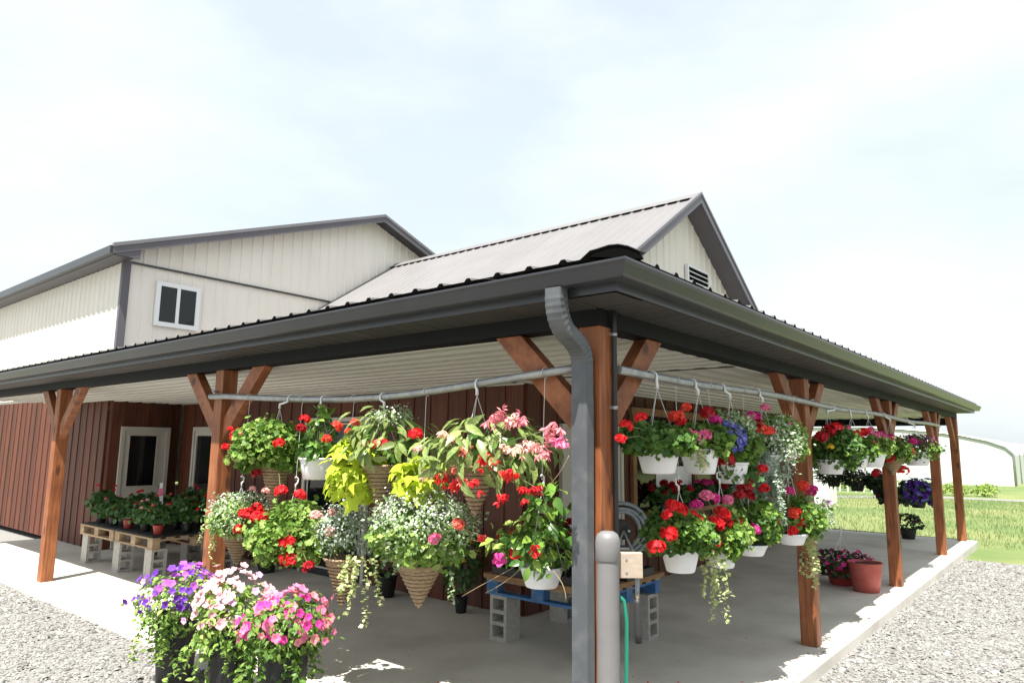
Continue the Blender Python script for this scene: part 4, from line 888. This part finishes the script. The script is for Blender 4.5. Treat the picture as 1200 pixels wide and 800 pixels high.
for i, (x, y, pt, fc, lb) in enumerate(((2.02, 2.22, 'black', 'red', 'red flowers in a black pot at the left end of the bench'), (2.28, 2.28, 'black', 'red', 'red flowers in a black pot behind the white mandevilla pot'), (2.02, 1.98, 'black', 'yellow', 'small yellow flowers on the bench left end'), (2.80, 2.20, 'black', 'deep', 'dark red flowers behind the hose reel'), (2.95, 1.95, 'black', 'red', 'red flowers at the right rear of the bench'))):
    potted(x, y, .593, .075, .14, pt, 'leaf_pot', .24, .15, fc, 9, lb, GBN, 140+i, fs=.045)
for i, (x, y, fc, lb) in enumerate(((5.4, 2.45, 'deep', 'dark red flowers standing on the window sill behind the bench'), (5.9, 2.45, 'red', 'red flowers on the window sill, second from the bench'), (6.7, 2.45, 'magenta', 'magenta flowers on the window sill near its middle'), (7.3, 2.45, 'deep', 'deep red flowers on the window sill right of the magenta ones'))):
    potted(x, y, .931, .07, .1, 'black', 'leaf_pot', .22, .17, fc, 9, lb, 'potted flowers on the window sill', 160+i, fs=.05)
# plants on the floor by the long wall
potted(2.42, 3.30, 0, .075, .17, 'black', 'leaf_pot', .75, .18, 'yellow', 9, 'tall leafy plant in a black pot on the floor by the red wall', 'floor pots by the red wall', 180, leaf='oval', ls=.09, leafn=260)
potted(2.30, 6.9, 0, .14, .26, 'black', 'leaf_dark', .25, .16, 'deep', 2, 'squat black pot on the floor below the lower baskets', 'floor pots by the red wall', 181)
potted(2.40, 4.5, 0, .13, .24, 'black', 'leaf_pot', .45, .2, 'red', 4, 'black pot with red flowers against the red wall', 'floor pots by the red wall', 182)

# hose reel on the bench
hr = empty('hose_reel', (2.62, 1.42, .66), 'metal hose reel wound with grey hose beside the corner post', 'hose reel')
cR = Vector((2.62, 1.42, 1.0)); ax_ = Vector((-.80, -.60, 0)).normalized(); e1 = Vector((0, 0, 1)); e2 = ax_.cross(e1)
m = MB()
for k in range(9):
    rr = .165+.024*(k//3)*1.6; oo = ((k % 3)-1)*.038; m.tube([cR+ax_*(oo+.004*math.sin(3*t+k))+(e1*math.cos(t)+e2*math.sin(t))*(rr+.006*math.sin(2*t+k)) for t in np.linspace(0, 2*math.pi, 25)], .0185, 7, caps=False)
m.build('hose', 'hose_grey', hr)
m = MB(); m.tube([cR-ax_*.10, cR+ax_*.02], .09, 14)
m.build('drum', 'black_rubber', hr)
m = MB()
for s in (-1, 1):
    b0 = cR+ax_*.11*s
    for q in (-1, 1): m.tube([b0, Vector((b0.x+e2.x*.16*q, b0.y+e2.y*.16*q, .655))], .010, 6)
    m.tube([b0+e2*.16+Vector((0, 0, -.33)), b0-e2*.16+Vector((0, 0, -.33))], .010, 6)
m.tube([cR+ax_*.11-e2*.05, cR-ax_*.11-e2*.05], .012, 6)
m.build('frame', 'steel', hr)
m = MB(); m.tube([cR+ax_*.16+Vector((0, 0, -.15))-e2*.05, cR+ax_*.16+Vector((0, 0, -.15))+e2*.22], .018, 8); m.tube([cR+ax_*.16+Vector((0, 0, -.21))+e2*.02, cR+ax_*.16+Vector((0, 0, -.21))+e2*.20], .016, 8); m.build('crank', 'steel', hr)
# bollard, wooden block fixed to it, hoses hanging from it
bo = empty('bollard', (-.50, -.348, -.10), 'grey round capped bollard in front of the corner post', 'bollard')
bc = (-.50, -.348)
m = MB(); m.lathe([(.050, -.1), (.050, 1.27), (.0505, 1.275)], (*bc, 0), 24); m.build('pipe', 'bollard_grey', bo)
m = MB(); m.lathe([(.053, 1.268), (.0555, 1.272), (.0555, 1.345), (.053, 1.365), (.045, 1.383), (.028, 1.394), (.001, 1.397)], (*bc, 0), 24); m.build('cap', 'bollard_grey', bo)
rv = Vector((math.sin(.69), -math.cos(.69), 0)); dv = Vector((math.cos(.69), math.sin(.69), 0))
cb = Vector((*bc, 1.245))+rv*.105+dv*.03
m = MB(); m.obox(cb, rv*.053, dv*.019, Vector((0, 0, .055))); wb = m.build('hose_holder', 'pine', bo, bevel=.003)
m = MB()
for z in (.028, -.028): m.tube([cb-dv*.019+rv*-.02+Vector((0, 0, z)), cb-dv*.023+rv*-.02+Vector((0, 0, z))], .005, 6)
m.build('screw', 'steel', wb)
q0 = cb+rv*.035+dv*.03
m = MB(); m.tube([q0+Vector((0, 0, -.02)), q0+Vector((.002, 0, -.09)), q0+Vector((0, 0, -.13))], .010, 8, 0); m.tube([q0+Vector((0, 0, -.13)), q0+Vector((0, 0, -.155))], .009, 8, 1); m.tube([q0+Vector((0, 0, -.15)), q0+Vector((0, 0, -.17)), q0+Vector((.003, 0, -.30)), q0+Vector((.003, 0, -.34))], [.012, .017, .021, .019], 8, 2)
m.build('hose_nozzle', ['hose_grey', 'pine', 'black_rubber'], None, tuple(q0), label='black hose nozzle hanging below the wooden holder on the bollard', cat='nozzle')
q1 = Vector((*bc, 1.12))+rv*.06+dv*.04
m = MB(); m.tube([q1+rv*-.02, q1+rv*.015+Vector((0, 0, -.03)), q1+rv*.028+Vector((0, 0, -.12)), q1+rv*.02+Vector((0, 0, -.5)), q1+rv*.03+dv*.02+Vector((0, 0, -1.1)), q1+rv*.12+dv*.1+Vector((0, 0, -1.205)), q1+rv*.5+dv*.1+Vector((0, 0, -1.205))], .0095, 8)
m.build('garden_hose', 'hose_green', None, tuple(q1), label='bright green hose running down behind the bollard', cat='hose')

# red clay pot and magenta basket on the floor by the third right post
rc = Vector((6.70, .29, 0))
root = empty('red_pot', rc, 'large empty red plastic pot on the floor by the third right post', 'pot')
link('pot', pot_mesh('clay', .205, .36), root, rc+Vector((0, 0, .36)))
rm = Vector((7.0, .64, 0)); rng = np.random.default_rng(9)
root = empty('floor_basket', rm, 'dark pot of magenta flowers with white hanger behind the red pot', 'hanging basket')
link('pot', pot_mesh('red', .22, .26), root, rm+Vector((0, 0, .26)))
foliage(root, leaves(rng, 'ger', 340, rm+Vector((0, 0, .25)), .40, .18, .03), 'leaf_dark'); foliage(root, leaves(rng, 'trumpet', 110, rm+Vector((0, -.02, .25)), .41, .19, .028, inner=.85), 'petal_magenta', 'blossoms')
m = MB()
for k in range(3): m.tube([rm+Vector((0, 0, .62)), rm+Vector((.2*math.cos(k*2.1+.4), .2*math.sin(k*2.1+.4), .26))], .004, 5)
m.tube([rm+Vector((0, 0, .60)), rm+Vector((0, 0, .66)), rm+Vector((.025, 0, .70)), rm+Vector((0, 0, .73)), rm+Vector((-.02, 0, .715))], .009, 6); m.build('hanger', 'plastic_white', root)
potted(13.1, .95, 0, .16, .2, 'black', 'leaf_dark', .3, .3, 'plum', 3, 'dark potted plant on the slab edge beyond the third right post', 'far floor pots', 190)

# ------------------------------------------------------------------ beyond the porch: greenhouse, fence, plants, lawn
gh = empty('greenhouse', (46, 6, -.14), 'long white film greenhouse beyond the lawn', 'greenhouse')
m = MB(); prof = [(9.5, 0), (9.5, 1.7)] + [(5.5+4*math.cos(t), 1.7+1.6*math.sin(t)) for t in np.linspace(.05, math.pi-.05, 14)] + [(1.5, 1.7), (1.5, 0)]
m.poly(prof, lambda y, z: (44-(y-5.5)*.35, y*2.2-2, z-.14), lambda y, z: (72-(y-5.5)*.35, y*2.2-2, z-.14)); m.build('film_cover', 'poly_film', gh)
for i in range(8):
    m = MB(); m.tube([(44.0+i*3.9-(y-5.5)*.35-.05, y*2.2-2, z-.12) for y, z in prof], .06, 5); m.build('hoop', 'steel', gh)
m = MB(); m.box((43.0, 9.0, -.13), (43.4, 11.0, 1.9)); m.build('door', 'white_vinyl', gh)
m = MB(); m.box((23.0, 5.15, -.13), (24.0, 6.9, 1.02)); m.box((22.95, 5.1, 1.02), (24.05, 6.95, 1.07)); m.build('storage_bin', 'white_vinyl', None, (23.5, 6, -.13), label='white box standing at the lawn edge by the second right post', cat='box')
rng = np.random.default_rng(3)
for i in range(7):
    y = 7.9-i*1.05; x = 33+rng.normal()*.2
    root = empty('shrub', (x, y, -.14), ['lime green shrub nearest the white box behind the fence', 'second lime shrub behind the white fence', 'third lime shrub behind the white fence', 'fourth lime shrub behind the white fence', 'fifth lime shrub behind the white fence', 'sixth lime shrub behind the white fence', 'last lime shrub behind the white fence'][i], 'shrub', 'shrubs behind the white fence')
    foliage(root, leaves(rng, 'oval', 420, (x, y, .16), .52, .30, .10, inner=.3), 'hedge', 'crown'); m = MB(); m.tube([(x, y, -.14), (x, y, .15)], .03, 5); m.build('stem', 'stem', root)
fn = empty('picket_fence', (32, 5, -.14), 'thin white stake fence across the far lawn', 'fence')
for i in range(11):
    m = MB(); y = 8.1-i*.34; m.box((32, y, -.14), (32.05, y+.06, .36+.06*(i % 2))); m.build('stake', 'white_vinyl', fn)
m = MB(); m.box((32.051, 4.6, .22), (32.07, 8.2, .24)); m.build('rail', 'white_vinyl', fn)
m = MB(); m.add([(24.2, 9.2, -.132), (26.6, 8.5, -.132), (31.5, 3, -.132), (32, -6, -.132), (30.8, -6, -.132), (30.3, 2.6, -.132), (26, 7.3, -.132), (24.2, 7.8, -.132)], [tuple(range(8))]); m.build('gravel_path', 'gravel', kind='structure')
# grass tufts on the near lawn strip
n = 26000; p = np.stack([rng.uniform(13.8, 30, n), rng.uniform(-4, 9, n), np.full(n, -.14)], 1); a = rng.uniform(0, 6.28, n)
V, F = scatter('blade', p, np.stack([np.cos(a), np.sin(a), .15+0*a], 1), np.tile([0, 0, 1.], (n, 1))+rng.normal(size=(n, 3))*.3, .07*(.5+rng.random(n)))
tag(link('lawn_grass', tri_mesh('lawn_grass', V, F, 'grass_blade')), 'short mown grass beyond the porch slab', 'grass', kind='stuff')

# wood on the far side of the drive, behind the viewer (seen mirrored in the glass)
rng = np.random.default_rng(21); parts = []
for i in range(46):
    a = rng.uniform(-2.4, -.35); d = rng.uniform(48, 75); c = np.array([d*math.cos(a), d*math.sin(a), rng.uniform(2, 4)])
    parts.append(leaves(rng, 'small', 420, c, rng.uniform(3.5, 5), rng.uniform(4.5, 7), 1.1, inner=.5))
V, F = join(parts); tag(link('distant_wood', tri_mesh('distant_wood', V, F, 'leaf_dark')), 'dark line of trees across the drive', 'trees', kind='stuff')

# fallen petals and stray stones on the slab
n = 420; p = np.stack([np.where(rng.random(n) < .5, rng.uniform(-.1, 1.0, n), rng.uniform(0, 7.5, n)), np.zeros(n), np.full(n, .004)], 1)
p[:, 1] = np.where(rng.random(n) < .5, rng.uniform(0, 4.6, n)*(p[:, 0] < 1.0)+rng.uniform(-.1, .9, n)*(p[:, 0] >= 1.0), rng.uniform(-.1, .9, n))
V, F = scatter('small', p, np.tile([0, 0, 1.], (n, 1))+rng.normal(size=(n, 3))*.25, rng.normal(size=(n, 3)), .016*(.5+rng.random(n)))
tag(link('fallen_petals', tri_mesh('fallen_petals', V, F, 'petal_red')), 'fallen red petals on the concrete under the baskets', 'petals', kind='stuff')
n = 500; e = rng.random(n) < .6; q = np.abs(rng.normal(size=n))*.09
p = np.stack([np.where(e, rng.uniform(0, 11, n), -.15+q), np.where(e, -.15+q, rng.uniform(0, 9, n)), np.full(n, .003)], 1); a = rng.uniform(0, 6.28, n)
V0 = np.array([(1, 0, 0), (0, 1, 0), (-1, 0, 0), (0, -1, 0), (0, 0, .7)]); F0 = np.array([(0, 1, 4), (1, 2, 4), (2, 3, 4), (3, 0, 4)])
V, F = scatter((V0, F0), p, np.tile([0, 0, 1.], (n, 1)), np.stack([np.cos(a), np.sin(a), 0*a], 1), .009*(.4+rng.random(n)))
tag(link('stray_gravel', tri_mesh('stray_gravel', V, F, 'stone_bits')), 'stray gravel scattered along the concrete slab edge', 'gravel', kind='stuff')
